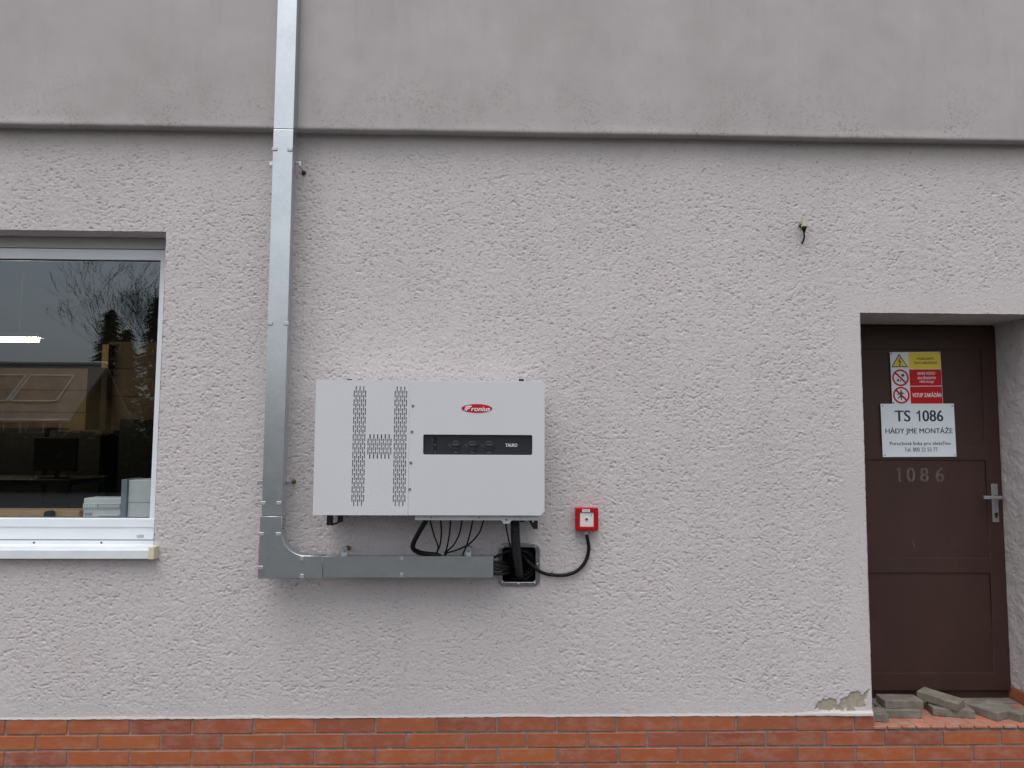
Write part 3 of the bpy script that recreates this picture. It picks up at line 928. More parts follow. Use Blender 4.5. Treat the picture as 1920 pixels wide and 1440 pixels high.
box('post_foot_shade', (p0.x + 0.005, y_ - 0.015, 0.3), (p1.x - 0.005, y_ + 0.095, p1.z - 0.001), 'room_dark', tpst)  # lower post coloured near black, imitating its fade into shade
# brown board partitions of the room, their lower half hidden by dark machinery
for (u0, v0, u1, lab) in ((-160, 688, 165, 'brown boarded partition deep in the room, left in the window'), (205, 640, 345, 'brown boarded partition deep in the room, right of the timber post')):
    p0, p1 = R(u0, v0, y_ + 0.1), R(u1, v0, y_ + 0.1)
    pt = thing('board_partition', lab, 'partition', ((p0.x + p1.x) / 2, y_ + 0.1, 0.3), 'boarded partitions in the room')
    nb = 5
    for i in range(nb):
        za, zb = 1.2 + (p0.z - 1.2) * i / nb, 1.2 + (p0.z - 1.2) * (i + 1) / nb
        box('board', (p0.x, y_ + 0.1 - 0.004 * (i % 2), za + 0.004), (p1.x, y_ + 0.13, zb - 0.004), 'room_wood' if u0 < 0 else 'room_wood_dark', pt)
    boxes('stud', [((x_, y_ + 0.131, 0.3), (x_ + 0.06, y_ + 0.18, p0.z)) for x_ in (p0.x + 0.05, p1.x - 0.11)], 'room_dark', pt)
yk = 3.75
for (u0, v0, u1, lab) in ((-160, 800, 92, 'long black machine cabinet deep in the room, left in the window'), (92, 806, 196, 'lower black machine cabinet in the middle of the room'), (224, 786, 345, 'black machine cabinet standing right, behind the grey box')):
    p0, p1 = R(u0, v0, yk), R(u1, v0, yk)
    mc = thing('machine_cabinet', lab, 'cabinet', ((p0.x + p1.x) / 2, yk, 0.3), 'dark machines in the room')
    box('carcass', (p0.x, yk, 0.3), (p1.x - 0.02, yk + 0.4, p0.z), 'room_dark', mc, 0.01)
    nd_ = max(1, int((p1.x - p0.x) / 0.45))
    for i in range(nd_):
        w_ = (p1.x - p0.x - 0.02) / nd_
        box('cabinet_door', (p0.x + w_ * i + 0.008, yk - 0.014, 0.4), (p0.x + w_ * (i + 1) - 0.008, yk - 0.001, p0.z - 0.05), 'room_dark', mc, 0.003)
y_ = 2.2
p0, p1 = R(-150, 838, y_), R(130, 940, y_)
desk = thing('workbench', 'dark workbench deep in the room, left in the window', 'bench', ((p0.x + p1.x) / 2, y_, 0.3))
box('bench_top', (p0.x, y_, p0.z - 0.3), (p1.x, y_ + 0.7, p0.z - 0.26), 'room_dark', desk)
for sx_ in (p0.x + 0.05, p1.x - 0.09):
    for sy in (y_ + 0.04, y_ + 0.62):
        box('leg', (sx_, sy, 0.3), (sx_ + 0.05, sy + 0.05, p0.z - 0.3), 'room_dark', desk)
p2, p3 = R(52, 838, y_ + 0.2), R(130, 900, y_ + 0.2)
mon = thing('monitor', 'dark flat monitor on the workbench behind the window', 'monitor', ((p2.x + p3.x) / 2, y_ + 0.3, p0.z - 0.26))
box('screen', (p2.x, y_ + 0.28, p0.z - 0.2), (p3.x, y_ + 0.31, p0.z + 0.08), 'screen_black', mon, 0.004)
box('foot', ((p2.x + p3.x) / 2 - 0.08, y_ + 0.22, p0.z - 0.26), ((p2.x + p3.x) / 2 + 0.08, y_ + 0.38, p0.z - 0.25), 'screen_black', mon)
box('neck', ((p2.x + p3.x) / 2 - 0.015, y_ + 0.312, p0.z - 0.25), ((p2.x + p3.x) / 2 + 0.015, y_ + 0.33, p0.z - 0.06), 'screen_black', mon)
# on the inner sill
ZI = zg_b - 0.025
ys = 0.30
p0, p1 = R(157, 934, ys), R(229, 970, ys)
dev = thing('terminal_unit', 'pale grey perforated terminal unit standing on the inner window sill', 'device', ((p0.x + p1.x) / 2, ys, ZI))
body = box('housing', (p0.x, ys, ZI), (p1.x + 0.04, ys + 0.12, p0.z), 'box_pale', dev, 0.004)
for (u0, u1, v0, v1, nxh, nzh) in ((157.5, 184, 944, 953, 5, 2), (187, 226, 944, 953, 11, 2), (187, 224, 964.5, 970.5, 11, 1)):
    q0, q1 = R(u0, v0, ys), R(u1, v1, ys)
    rib = box('terminal_row', (q0.x, ys - 0.010, q1.z), (q1.x, ys, q0.z), 'box_pale', dev, 0.001)
    for i in range(nxh):
        for j in range(nzh):
            cx_ = q0.x + (q1.x - q0.x) * (i + 0.5) / nxh
            cz_ = q0.z + (q1.z - q0.z) * (j + 0.5) / nzh
            box('terminal_hole', (cx_ - 0.0022, ys - 0.0108, cz_ - 0.0025), (cx_ + 0.0022, ys - 0.0102, cz_ + 0.0025), 'black_steel', dev)
q0, q1 = R(158.5, 961, ys), R(173, 967, ys)
box('rating_plate', (q0.x, ys - 0.002, q1.z), (q1.x, ys, q0.z), 'print_grey', dev)
p0, p1 = R(232, 900, 0.27), R(312, 970, 0.27)
bx = thing('storage_box', 'grey box with dark blue edge leaning in the window corner', 'box', ((p0.x + p1.x) / 2, 0.27, ZI))
box('box_body', (R(240, 930, 0.27).x, 0.27, ZI), (p1.x, 0.44, p0.z), 'box_pale', bx, 0.003)
bm = bmesh.new()
add_box(bm, (p0.x - 0.004, 0.255, ZI), (R(239.7, 930, 0.27).x, 0.43, p0.z + 0.004), 0.002)
attach(link('edge_strip', bm_mesh('edge_strip', bm), 'box_blue'), bx)
q = R(260, 942, 0.27)
box('flap_line', (R(240.5, 930, 0.27).x, 0.2685, q.z), (p1.x, 0.2695, q.z + 0.002), 'print_grey', bx)
p0, p1 = R(-60, 957, 0.34), R(148, 970, 0.34)
top(box('cardboard_carton', (p0.x, 0.34, ZI), (p1.x, 0.48, p0.z), 'cardboard', None, 0.003), 'low brown cardboard carton lying along the inner window sill', 'carton')
ce = R(91, 968, 0.31)
dome = tube('black_roll', [(ce.x, 0.30, ZI + 0.022), (ce.x, 0.335, ZI + 0.022)], 0.022, 'black_rubber', None, 16, 0.05, False)
top(dome, 'small black roll in front of the carton on the inner sill', 'roll')

# ================================================================== cable trunking
YT = -0.146                                  # front of the covers
TB = -0.082                                  # back of the trays
trk = thing('cable_trunking', 'galvanised steel cable trunking running down the wall and elbowing right', 'trunking', (P(487, 1083, YT).x, TB, P(487, 1083, YT).z))
tx0, tx1 = P(503.5, 540, YT).x, P(541.5, 540, YT).x
z_el = P(506, 968, YT).z
z_seam = P(530, 242, YT).z
z_top = 4.9
def channel(name, x0, x1, z0, z1, yf, yb, mat, parent, bev=0.0025):
    return box(name, (x0, yf, z0), (x1, yb, z1), mat, parent, bev, 2)
channel('upper_cover', tx0, tx1, z_seam + 0.0012, z_top, YT, TB, 'galvanised', trk)
channel('lower_cover', tx0, tx1, z_el + 0.001, z_seam - 0.0012, YT - 0.0006, TB, 'galvanised', trk)
# elbow: square outer corner, rounded inner corner
YE = YT - 0.002
ex0 = P(484.5, 1040, YE).x; ex1 = P(528.5, 985, YE).x
ez0 = P(545, 1085, YE).z; ez1 = P(590, 1042, YE).z
exr = P(605, 1064, YE).x
zc2 = z_el
rad = 0.118
arc = [(ex1 + rad - rad * math.cos(math.radians(a_)), ez1 + rad - rad * math.sin(math.radians(a_))) for a_ in range(0, 91, 6)]
lp = [(ex0, ez0), (exr, ez0), (exr, ez1)] + list(reversed(arc)) + [(ex1, zc2), (ex0, zc2)]
plate('elbow', [lp], YE, abs(YE - TB), 'galvanised', trk, 0.0022)
hx0 = exr + 0.001
hx1 = P(925, 1064, YT).x
hz0_, hz1_ = P(765, 1083.5, YT).z, P(765, 1044, YT).z
channel('horizontal_cover', hx0, hx1, hz0_, hz1_, YT, TB, 'galvanised', trk)
box('top_lip', (hx0, YT - 0.0018, hz1_ - 0.006), (hx1 + 0.001, YT + 0.004, hz1_ + 0.0022), 'bright_zinc', trk, 0.0006)
box('end_opening', (hx1 - 0.001, YT + 0.004, hz0_ + 0.004), (hx1 + 0.0015, TB - 0.004, hz1_ - 0.004), 'dark_recess', trk)
# spring clips
def clip(u, v, horiz):
    c_ = P(u, v, YT - 0.005)
    if horiz:   # on the vertical run: tabs reach in from the side edges
        box('clip', (c_.x - 0.0130, YE - 0.0045, c_.z - 0.0085), (c_.x + 0.0130, YE + 0.003, c_.z + 0.0085), 'clip_zinc', trk, 0.0016)
    else:
        box('clip', (c_.x - 0.0090, YE - 0.0045, c_.z - 0.0105), (c_.x + 0.0090, YE + 0.003, c_.z + 0.0105), 'clip_zinc', trk, 0.0016)
for u, v in ((514.5, 279), (543.5, 280), (506, 606.5), (536.5, 606.5), (493, 943.5), (523, 943.5), (489.5, 1001.5), (522, 1001.5), (488, 1064.5)):
    clip(u, v, True)
for u, v in ((566, 1047.5), (566, 1080.5), (753.5, 1047.5), (753, 1079)):
    clip(u, v, False)
# wall brackets with screws
def bracket(c, w_, h_, name='bracket'):
    br = box(name, (c.x - w_ / 2, TB + 0.001, c.z - h_ / 2), (c.x + w_ / 2, TB + 0.006, c.z + h_ / 2), 'bright_zinc', trk, 0.001)
    return br
YB = TB
for (u, v, w_, h_, su, sv, eu, ev) in ((553, 306, 0.062, 0.024, 558, 306, 570, 324), (536, 905, 0.050, 0.024, 540, 904, 551, 902)):
    c_ = P(u, v, YB); bracket(c_, w_, h_)
    s0, s1 = P(su, sv, YB), P(eu, ev, 0.0)
    disc_stack('bolt_head', (s0.x, TB + 0.001, s0.z), [(0.008, 0), (0.008, 0.005), (0.005, 0.007)], 'steel_worn', trk, 6)
    tube('bolt', [(s0.x, TB + 0.004, s0.z), ((s0.x + s1.x) / 2, -0.04, (s0.z + s1.z) / 2), (s1.x, 0.015, s1.z)], 0.004, 'steel_worn', trk, 8)
    bm = bmesh.new(); bmesh.ops.create_icosphere(bm, subdivisions=2, radius=0.012)
    for v_ in bm.verts: v_.co *= 0.7 + 0.6 * random.random()
    bmesh.ops.translate(bm, verts=bm.verts, vec=(s1.x, -0.004, s1.z))
    attach(link('anchor_plug', bm_mesh('anchor_plug', bm), 'brown_putty' if v > 600 else 'black_steel'), trk)
for u, v in ((510, 306), (487.5, 905)):
    c_ = P(u, v, YB); bracket(c_, 0.03, 0.022)
for u, su in ((645, 654), (878.5, 880.5)):
    c_ = P(u, 1036, YB); bracket(c_, 0.027, 0.056)
    disc_stack('bolt_head', (c_.x, TB + 0.001, c_.z + 0.008), [(0.008, 0), (0.008, 0.005), (0.005, 0.007)], 'steel_worn', trk, 6)
    s1 = P(su, 1027, 0)
    tube('bolt', [(c_.x, TB + 0.004, c_.z + 0.008), ((c_.x + s1.x) / 2, -0.04, (c_.z + s1.z) / 2 + 0.004), (s1.x, 0.015, s1.z)], 0.004, 'steel_worn', trk, 8)
    bm = bmesh.new(); bmesh.ops.create_icosphere(bm, subdivisions=2, radius=0.013)
    for v_ in bm.verts: v_.co *= 0.6 + 0.8 * random.random()
    bmesh.ops.translate(bm, verts=bm.verts, vec=(s1.x, -0.004, s1.z))
    attach(link('anchor_plug', bm_mesh('anchor_plug', bm), 'brown_putty'), trk)
    c_ = P(u, 1085, YB); bracket(c_, 0.024, 0.012)
# perforation holes of the tray side at the elbow, seen from the right
for k in range(4):
    c_ = P(530.5, 974 + 5.6 * k, YT + 0.02)
    for yy in (YT + 0.012, YT + 0.030):
        box('side_hole', (tx1 - 0.0006 if False else ex1 - 0.001, yy - 0.003, c_.z - 0.004), (ex1 + 0.0008, yy + 0.003, c_.z + 0.004), 'black_steel', trk)

# ================================================================== inverter
YI = -0.300
inv = thing('inverter', 'large light grey wall-mounted inverter cabinet with slotted left cover', 'inverter', (P(805, 966, YI).x, -0.15, P(805, 985, YI).z))
ix0, ix1 = P(589.5, 840, YI).x, P(1021.3, 840, YI).x
ixs = P(766.8, 840, YI).x
iz1, iz0 = P(805, 713.7, YI).z, P(805, 966.3, YI).z
pxm = (P(901, 840, YI).x - P(801, 840, YI).x) / 100       # metres per photo pixel on this plane
pzm = (P(805, 800, YI).z - P(805, 900, YI).z) / 100
def IX(u): return P(u, 838, YI).x
def IZ(v): return P(805, v, YI).z
def stadium(cx, z0, z1, w_):
    r_ = w_ / 2
    top_ = [(cx + r_ * math.cos(a_), z1 - r_ + r_ * math.sin(a_)) for a_ in (0, math.pi / 4, math.pi / 2, 3 * math.pi / 4, math.pi)]
    bot_ = [(cx + r_ * math.cos(a_), z0 + r_ + r_ * math.sin(a_)) for a_ in (math.pi, 5 * math.pi / 4, 3 * math.pi / 2, 7 * math.pi / 4, 2 * math.pi)]
    return top_ + bot_
slots = []
SW = 0.0054
PIT = 3.56 * pxm
for uc in (672.8, 750.0):
    cx_ = IX(uc)
    for k in range(-3, 4):
        inner = (k % 2 == 0)      # k = -2, 0, 2 start higher and end lower
        n_, v0 = (14, 725.0) if inner else (13, 733.1)
        for j in range(n_):
            za = IZ(v0 + 16.25 * j); zb = IZ(v0 + 16.25 * j + 13.6)
            slots.append(stadium(cx_ + k * PIT, zb, za, SW))
cx_ = IX(711.4)
for k in range(-6, 7):
    rows = [(822.8, 836.6), (839, 852.8)] if k % 2 == 0 else [(814.5, 828), (830.8, 844.6), (847.4, 861)]
    for a_, b_ in rows:
        slots.append(stadium(cx_ + k * PIT, IZ(b_), IZ(a_), SW))
cov_l = plate('left_cover', [rrect(ix0, iz0, ixs - 0.0003, iz1, corners=(0.001, 0.004, 0.004, 0.001))] + slots, YI, 0.002, 'powder_coat', inv)
# folded edges of the left cover
boxes('cover_edge', [((ix0, YI + 0.0021, iz0), (ix0 + 0.002, -0.05, iz1)), ((ix0 + 0.0021, YI + 0.0021, iz1 - 0.002), (ixs - 0.001, -0.05, iz1)), ((ix0 + 0.0021, YI + 0.0021, iz0), (ixs - 0.001, -0.05, iz0 + 0.002))], 'powder_coat', cov_l)
boxes('grille_backing', [((IX(655), YI + 0.0045, IZ(955)), (IX(691), YI + 0.008, IZ(722))), ((IX(732), YI + 0.0045, IZ(955)), (IX(766), YI + 0.008, IZ(722))), ((IX(691.2), YI + 0.0035, IZ(853.5)), (IX(731.8), YI + 0.008, IZ(822)))], 'grille_mesh', cov_l)
cut = 0.020
lp = [(ixs + 0.0003, iz0), (ix1 - cut, iz0), (ix1, iz0 + cut * 0.9), (ix1, iz1 - 0.016)] + [(ix1 - 0.016 + 0.016 * math.cos(math.radians(a_)), iz1 - 0.016 + 0.016 * math.sin(math.radians(a_))) for a_ in (15, 30, 45, 60, 75, 90)] + [(ixs + 0.0003, iz1)]
win_lp = rrect(IX(793.2), IZ(852.6), IX(998.2), IZ(814.8), 0.0075)
cov_r = plate('right_cover', [lp, win_lp], YI - 0.0002, 0.024, 'powder_coat', inv, 0.0008)
# casting behind the covers
boxes('body', [((ix0 + 0.03, YI + 0.03, iz0 + 0.010), (ix1 - 0.012, -0.045, iz1 - 0.006))], 'inverter_casting', inv, 0.004)
YD = YI + 0.020
disp = box('display_panel', (IX(789), YD, IZ(857)), (IX(1003), YD + 0.008, IZ(810)), 'screen_black', inv)
zk = IZ(834.6)
for u, lab in ((854.4, 'PV1'), (885.8, 'PV2'), (917.0, 'PV3')):
    kx = IX(u)
    kn = disc_stack('knob', (kx, YD, zk - 0.001), [(0.0225, 0), (0.0225, 0.004), (0.0195, 0.006), (0.0190, 0.013), (0.0175, 0.015)], 'knob_black', disp, 28)
    box('knob_grip', (kx - 0.0145, YD - 0.0215, zk - 0.0045), (kx + 0.0145, YD - 0.0145, zk + 0.0045), 'knob_black', disp, 0.0018)
    text('knob_print', lab, kx, IZ(847.8), 0.0135, 0.0050, YD - 0.0002, 'print_grey', disp, bold=0.04)
    text('knob_print', 'I', kx, IZ(819.6), 0.0010, 0.0045, YD - 0.0002, 'print_dim', disp)
    plate('knob_print', [circle(kx - 0.0305, zk + 0.001, 0.0042, 12), circle(kx - 0.0305, zk + 0.001, 0.0026, 12)], YD - 0.0008, 0.0006, 'print_dim', disp)
    q0 = (kx - 0.0262, zk - 0.0035); 
    plate('knob_print', [[(q0[0] - 0.001, q0[1]), (q0[0] + 0.003, q0[1] - 0.008), (q0[0] + 0.0045, q0[1] - 0.007), (q0[0] + 0.001, q0[1] + 0.001)]], YD - 0.0008, 0.0006, 'print_dim', disp)
text('model_lettering', 'TAURO', IX(959), IZ(834), 22.0 * pxm, 6.2 * pzm, YD - 0.0002, 'print_white', disp, bold=0.03)
plate('status_strip', [rrect(IX(812.2), IZ(849.5), IX(818.6), IZ(819), 0.003)], YD - 0.0012, 0.001, 'print_dim' if False else 'coil_rubber', disp)
plate('status_ring', [circle(IX(815.4), IZ(846.8), 0.0048, 14), circle(IX(815.4), IZ(846.8), 0.0034, 14)], YD - 0.0019, 0.0006, 'print_dim', disp)
box('status_lamp', (IX(814.4), YD - 0.002, IZ(834.6)), (IX(816.6), YD - 0.0013, IZ(833.4)), 'print_grey', disp)
for v in (824.5, 833.5, 842.5):
    plate('status_symbol', [circle(IX(809.6), IZ(v), 0.0024, 6)], YD - 0.0008, 0.0006, 'print_dim', disp)
# badge
lx, lz = IX(893.6), IZ(765.2)
badge = plate('badge', [circle(lx, lz, 29.0 * pxm, 56, 8.3 * pzm)], YI - 0.0018, 0.0016, 'logo_red', inv, 0.0004)
fx = lx - 18.2 * pxm
text('badge_lettering', 'ronius', lx + 7.2 * pxm, lz - 1.0 * pzm, 35.5 * pxm, 8.4 * pzm, YI - 0.0019, 'print_white', badge, shear=0.22, bold=0.025)
# double-stroked initial
def slant(pts, x0, z0, s): return [(x0 + (p_[0] + 0.28 * p_[1]) * s, z0 + p_[1] * s) for p_ in pts]
s_ = 9.2 * pzm
plate('badge_initial', [slant([(0, 0), (0.16, 0), (0.16, 0.70), (0.28, 0.82), (1.25, 0.82), (1.25, 1.0), (0.2, 1.0), (0, 0.8)], fx - 5.3 * pxm, lz - 4.4 * pzm, s_)], YI - 0.0024, 0.0006, 'print_white', badge)
plate('badge_initial', [slant([(0.30, 0), (0.50, 0), (0.50, 0.36), (0.95, 0.36), (0.95, 0.52), (0.50, 0.52), (0.50, 0.62), (1.1, 0.62), (1.1, 0.74), (0.42, 0.74), (0.30, 0.64)], fx - 5.3 * pxm, lz - 4.4 * pzm, s_)], YI - 0.0024, 0.0006, 'print_white', badge)
# cover screws
for u, v in ((773.0, 761), (772.0, 809.5), (770.8, 867.8), (769.6, 917.2)):
    cx_, cz_ = IX(u) , IZ(v)
    sc = disc_stack('cover_screw', (cx_, YI, cz_), [(0.0072, 0), (0.0072, 0.002), (0.0060, 0.0032)], 'print_grey', inv, 16)
    disc_stack('screw_recess', (cx_, YI - 0.0031, cz_), [(0.0030, 0), (0.0030, 0.0004)], 'black_steel', sc, 6)
# connection flange below
YF = YI + 0.028
def FX(u): return P(u, 972, YF).x
def FZ(v): return P(900, v, YF).z
fl_b = 975.6
lp = [(FX(778), FZ(962)), (FX(778), FZ(fl_b)), (FX(939), FZ(fl_b)), (FX(942.5), FZ(978)), (FX(943.5), FZ(981.6)), (FX(955.5), FZ(981.6)), (FX(957), FZ(978)), (FX(960), FZ(fl_b)), (FX(1008), FZ(fl_b)), (FX(1012.5), FZ(972)), (FX(1012.5), FZ(962))]
flange = plate('connection_flange', [lp, circle(FX(949.5), FZ(974.6), 0.0055, 14)], YF, 0.006, 'inverter_casting', inv, 0.0008)
for u in (795.5, 819.3, 886.5, 910, 965.3, 988):
    bm = bmesh.new()
    vs_ = [bm.verts.new(p_) for p_ in ((FX(u) - 0.002, YF - 0.010, FZ(966)), (FX(u) + 0.002, YF - 0.010, FZ(966)), (FX(u) + 0.001, YF - 0.001, FZ(971.5)), (FX(u) - 0.001, YF - 0.001, FZ(971.5)), (FX(u) - 0.002, YF, FZ(966)), (FX(u) + 0.002, YF, FZ(966)))]
    bm.faces.new((vs_[0], vs_[1], vs_[2], vs_[3])); bm.faces.new((vs_[0], vs_[3], vs_[4])); bm.faces.new((vs_[1], vs_[5], vs_[2])); bm.faces.new((vs_[0], vs_[4], vs_[5], vs_[1]))
    attach(link('flange_rib', bm_mesh('flange_rib', bm), 'powder_coat'), flange)
for u in (808.3, 898, 975.3):
    c_ = (FX(u), YF, FZ(970.3))
    disc_stack('flange_screw', c_, [(0.0062, 0), (0.0062, 0.002), (0.005, 0.003)], 'inverter_casting', flange, 14)
    disc_stack('flange_screw_recess', (c_[0], YF - 0.003, c_[2]), [(0.0030, 0), (0.0030, 0.0004)], 'black_steel', flange, 6)
boxes('connection_box', [((FX(780), YF + 0.0075, FZ(974.5)), (FX(1010), -0.06, FZ(955)))], 'inverter_casting', inv)
# mounting bracket feet and the two top hooks
YM = -0.085
def MX(u): return P(u, 976, YM).x
def MZ(v): return P(800, v, YM).z
lpf = [(MX(612.5), MZ(955)), (MX(612.5), MZ(985.8)), (MX(624), MZ(985.8)), (MX(641), MZ(979)), (MX(642), MZ(955)), (MX(634), MZ(955)), (MX(632.5), MZ(979)), (MX(623.5), MZ(982.3)), (MX(622), MZ(982.3)), (MX(622.5), MZ(955))]
plate('bracket_foot', [lpf], YM, 0.03, 'black_steel', inv, 0.001)
lpf = [(MX(1008.5), MZ(960)), (MX(1008.5), MZ(991.6)), (MX(1000), MZ(991.6)), (MX(991.5), MZ(977)), (MX(991.5), MZ(972)), (MX(997), MZ(975)), (MX(998.5), MZ(981)), (MX(1001.5), MZ(980)), (MX(1002.5), MZ(974)), (MX(1002), MZ(960))]
plate('bracket_foot', [lpf], YM, 0.03, 'black_steel', inv, 0.001)
for u in (655.5, 977.5):
    q = P(u, 711.3, YI + 0.05)
    tube('lifting_bolt', [(q.x, YI + 0.05, iz1 - 0.004), (q.x, YI + 0.05, q.z + 0.001)], 0.012, 'black_steel', inv, 14, 0.05, False)
    
# ================================================================== cables below the inverter
def cable(name, pts, r_, mat, label, group=None, n=10):
    o = tube(name, [P(u, v, y) for u, v, y in pts], r_, mat, None, n, 0.006)
    return top(o, label, 'cable' if 'hose' not in name else 'hose', group)
Z7 = lambda x_, z_: (600 + x_ / 3.556, 940 + z_ / 3.556)
def c7(lst, ys):
    return [(*Z7(a_, b_), y_) for (a_, b_), y_ in zip(lst, ys)]
cable('power_cable', c7([(722, 100), (700, 140), (655, 215), (622, 282), (624, 318), (665, 342), (725, 352), (790, 362), (830, 400)], [-0.22, -0.22, -0.21, -0.19, -0.16, -0.13, -0.115, -0.112, -0.112]), 0.0118, 'black_rubber',
      'thickest black cable bent sharply at the left below the inverter', n=14)
thin = [
    ([(728, 100), (737, 140), (760, 225), (787, 300), (779, 345), (768, 385)], 'thin black cable next to the thick one, crossing its right neighbour'),
    ([(803, 100), (806, 140), (809, 215), (800, 290), (778, 345), (770, 385)], 'second thin black cable below the inverter counted from the thick cable'),
    ([(874, 100), (870, 140), (862, 225), (846, 310), (832, 350), (828, 385)], 'third thin black cable, hanging almost straight below the inverter'),
    ([(950, 100), (945, 140), (928, 220), (890, 292), (846, 335), (824, 385)], 'fourth thin black cable from the left curving into the trunking'),
    ([(1022, 100), (1016, 140), (999, 220), (978, 292), (960, 335), (946, 385)], 'thin black cable dropping into the trunking beside the right bracket'),
    ([(1096, 100), (1087, 140), (1060, 212), (1000, 280), (920, 322), (850, 345), (812, 385)], 'rightmost thin black cable, sweeping widely left into the trunking')]
for k, (lst, lab) in enumerate(thin):
    ys = [-0.20 - 0.004 * k + (0.088 + 0.004 * k) * min(1, i / (len(lst) - 2)) for i in range(len(lst))]
    cable('string_cable', c7(lst, ys), 0.0040, 'black_rubber', lab, 'thin black cables below the inverter', 8)

# ================================================================== cable box in the wall
YBX = -0.015
wb = thing('cable_box', 'square wall opening with rounded shiny metal flange, full of cables', 'cable box', (P(973, 1099, YBX).x, YBX, P(973, 1099, YBX).z))
def BXx(u): return P(u, 1058, YBX).x
def BZz(v): return P(973, v, YBX).z
fl = plate('flange', [rrect(BXx(934.5), BZz(1099.2), BXx(1012.3), BZz(1018.6), 0.033, 8), rrect(BXx(942.3), BZz(1091.2), BXx(1003.8), BZz(1026.6), 0.016, 6)], YBX, 0.012, 'chrome_flange', wb, 0.003, 2)
e = 0.004
boxes('recess', [((BX0 - e, 0.004, BZ0 - e), (BX0, 0.20, BZ1 + e)), ((BX1, 0.004, BZ0 - e), (BX1 + e, 0.20, BZ1 + e)), ((BX0, 0.004, BZ0 - e), (BX1, 0.20, BZ0)), ((BX0, 0.004, BZ1), (BX1, 0.20, BZ1 + e)), ((BX0 - e, 0.20, BZ0 - e), (BX1 + e, 0.21, BZ1 + e))], 'dark_recess', wb)
for u, v in ((941.6, 1025.6), (1003.8, 1024.8), (941.8, 1092.5), (1003, 1093.2), (1007.9, 1057.6), (972.3, 1095), (972, 1022)):
    disc_stack('flange_screw', (BXx(u), YBX, BZz(v)), [(0.0052, 0), (0.0052, 0.0025), (0.003, 0.0035)], 'bright_zinc', wb, 12)

# corrugated hose
Z8 = lambda x_, z_: (900 + x_ / 8, 940 + z_ / 8)
hpts = [P(*Z8(525, 290), -0.215), P(*Z8(527, 400), -0.205), P(*Z8(532, 560), -0.175), P(*Z8(545, 750), -0.125), P(*Z8(566, 930), -0.065), P(*Z8(588, 1080), -0.005), P(*Z8(600, 1140), 0.06)]
path = catmull(hpts, 0.0014)
rads = [0.0195 + 0.0030 * math.sin(2 * math.pi * i * 0.0014 / 0.0088) for i in range(len(path))]
vs, fs = tube_data(path, rads, 18)
hose = thing('corrugated_hose', 'thick black corrugated hose from inverter down into the wall box', 'hose', path[-1])
attach(link('hose_body', mesh_of('hose_body', vs, fs, True), 'black_hose'), hose)
q = hpts[0]
vs, fs = tube_data([q + Vector((0, 0, 0.022)), q + Vector((0, 0, 0.006)), q + Vector((0, 0, 0.005)), q + Vector((0, 0, -0.004))], [0.029, 0.029, 0.025, 0.025], 20)
attach(link('hose_clamp', mesh_of('hose_clamp', vs, fs), 'black_steel'), hose)
box('clamp_screw', (q.x + 0.024, q.y - 0.012, q.z - 0.006), (q.x + 0.044, q.y + 0.004, q.z + 0.008), 'black_steel', hose, 0.002)

def c8(lst): return [(*Z8(a_, b_), y_) for a_, b_, y_ in lst]
cable('earth_cable', c8([(385, 300, -0.22), (398, 420, -0.20), (432, 590, -0.13), (455, 720, -0.08), (455, 840, -0.05), (420, 910, -0.03), (370, 930, 0.01), (350, 930, 0.07)]), 0.0036, 'black_rubber',
      'thin black cable left of the corrugated hose, looping into the wall box', None, 8)
ends = [([(190, 845, -0.112), (250, 825, -0.105), (340, 785, -0.07), (430, 750, -0.02), (500, 740, 0.07)], 'topmost black cable between trunking end and wall box', 0.0068),
        ([(190, 912, -0.115), (300, 915, -0.105), (400, 925, -0.06), (470, 930, 0.02), (500, 930, 0.10)], 'second black cable from the top leaving the trunking end', 0.0075),
        ([(190, 965, -0.122), (300, 972, -0.115), (410, 975, -0.07), (480, 970, 0.01), (520, 965, 0.10)], 'middle black cable leaving the trunking end', 0.0075),
        ([(190, 1020, -0.118), (300, 1025, -0.11), (400, 1015, -0.07), (480, 1000, 0.01), (520, 990, 0.10)], 'fourth black cable from the top leaving the trunking end', 0.0075),
        ([(190, 1085, -0.112), (300, 1088, -0.105), (400, 1065, -0.06), (470, 1045, 0.01), (520, 1030, 0.10)], 'lowest black cable between trunking end and wall box', 0.0080)]
for lst, lab, r_ in ends:
    cable('feeder_cable', c8(lst), r_, 'coil_rubber', lab, 'black cables between trunking and wall box', 10)
# cable coiled in the box
def coil(cx_, cz_, rx, rz, y_, a0, a1, r_, label):
    pts = [(cx_ + rx * math.cos(math.radians(a_)), cz_ - rz * math.sin(math.radians(a_)), y_) for a_ in range(a0, a1 + 1, 12)]
    cable('coiled_cable', c8(pts), r_, 'coil_rubber', label, 'cable loops coiled in the wall box', 9)
coil(600, 940, 235, 235, 0.035, -120, 130, 0.0062, 'outer loop of black cable coiled in the wall box')
coil(610, 930, 190, 190, 0.020, -100, 110, 0.0062, 'middle loop of black cable coiled in the wall box')
coil(620, 930, 140, 150, 0.050, -140, 150, 0.0062, 'inner loop of black cable coiled in the wall box')
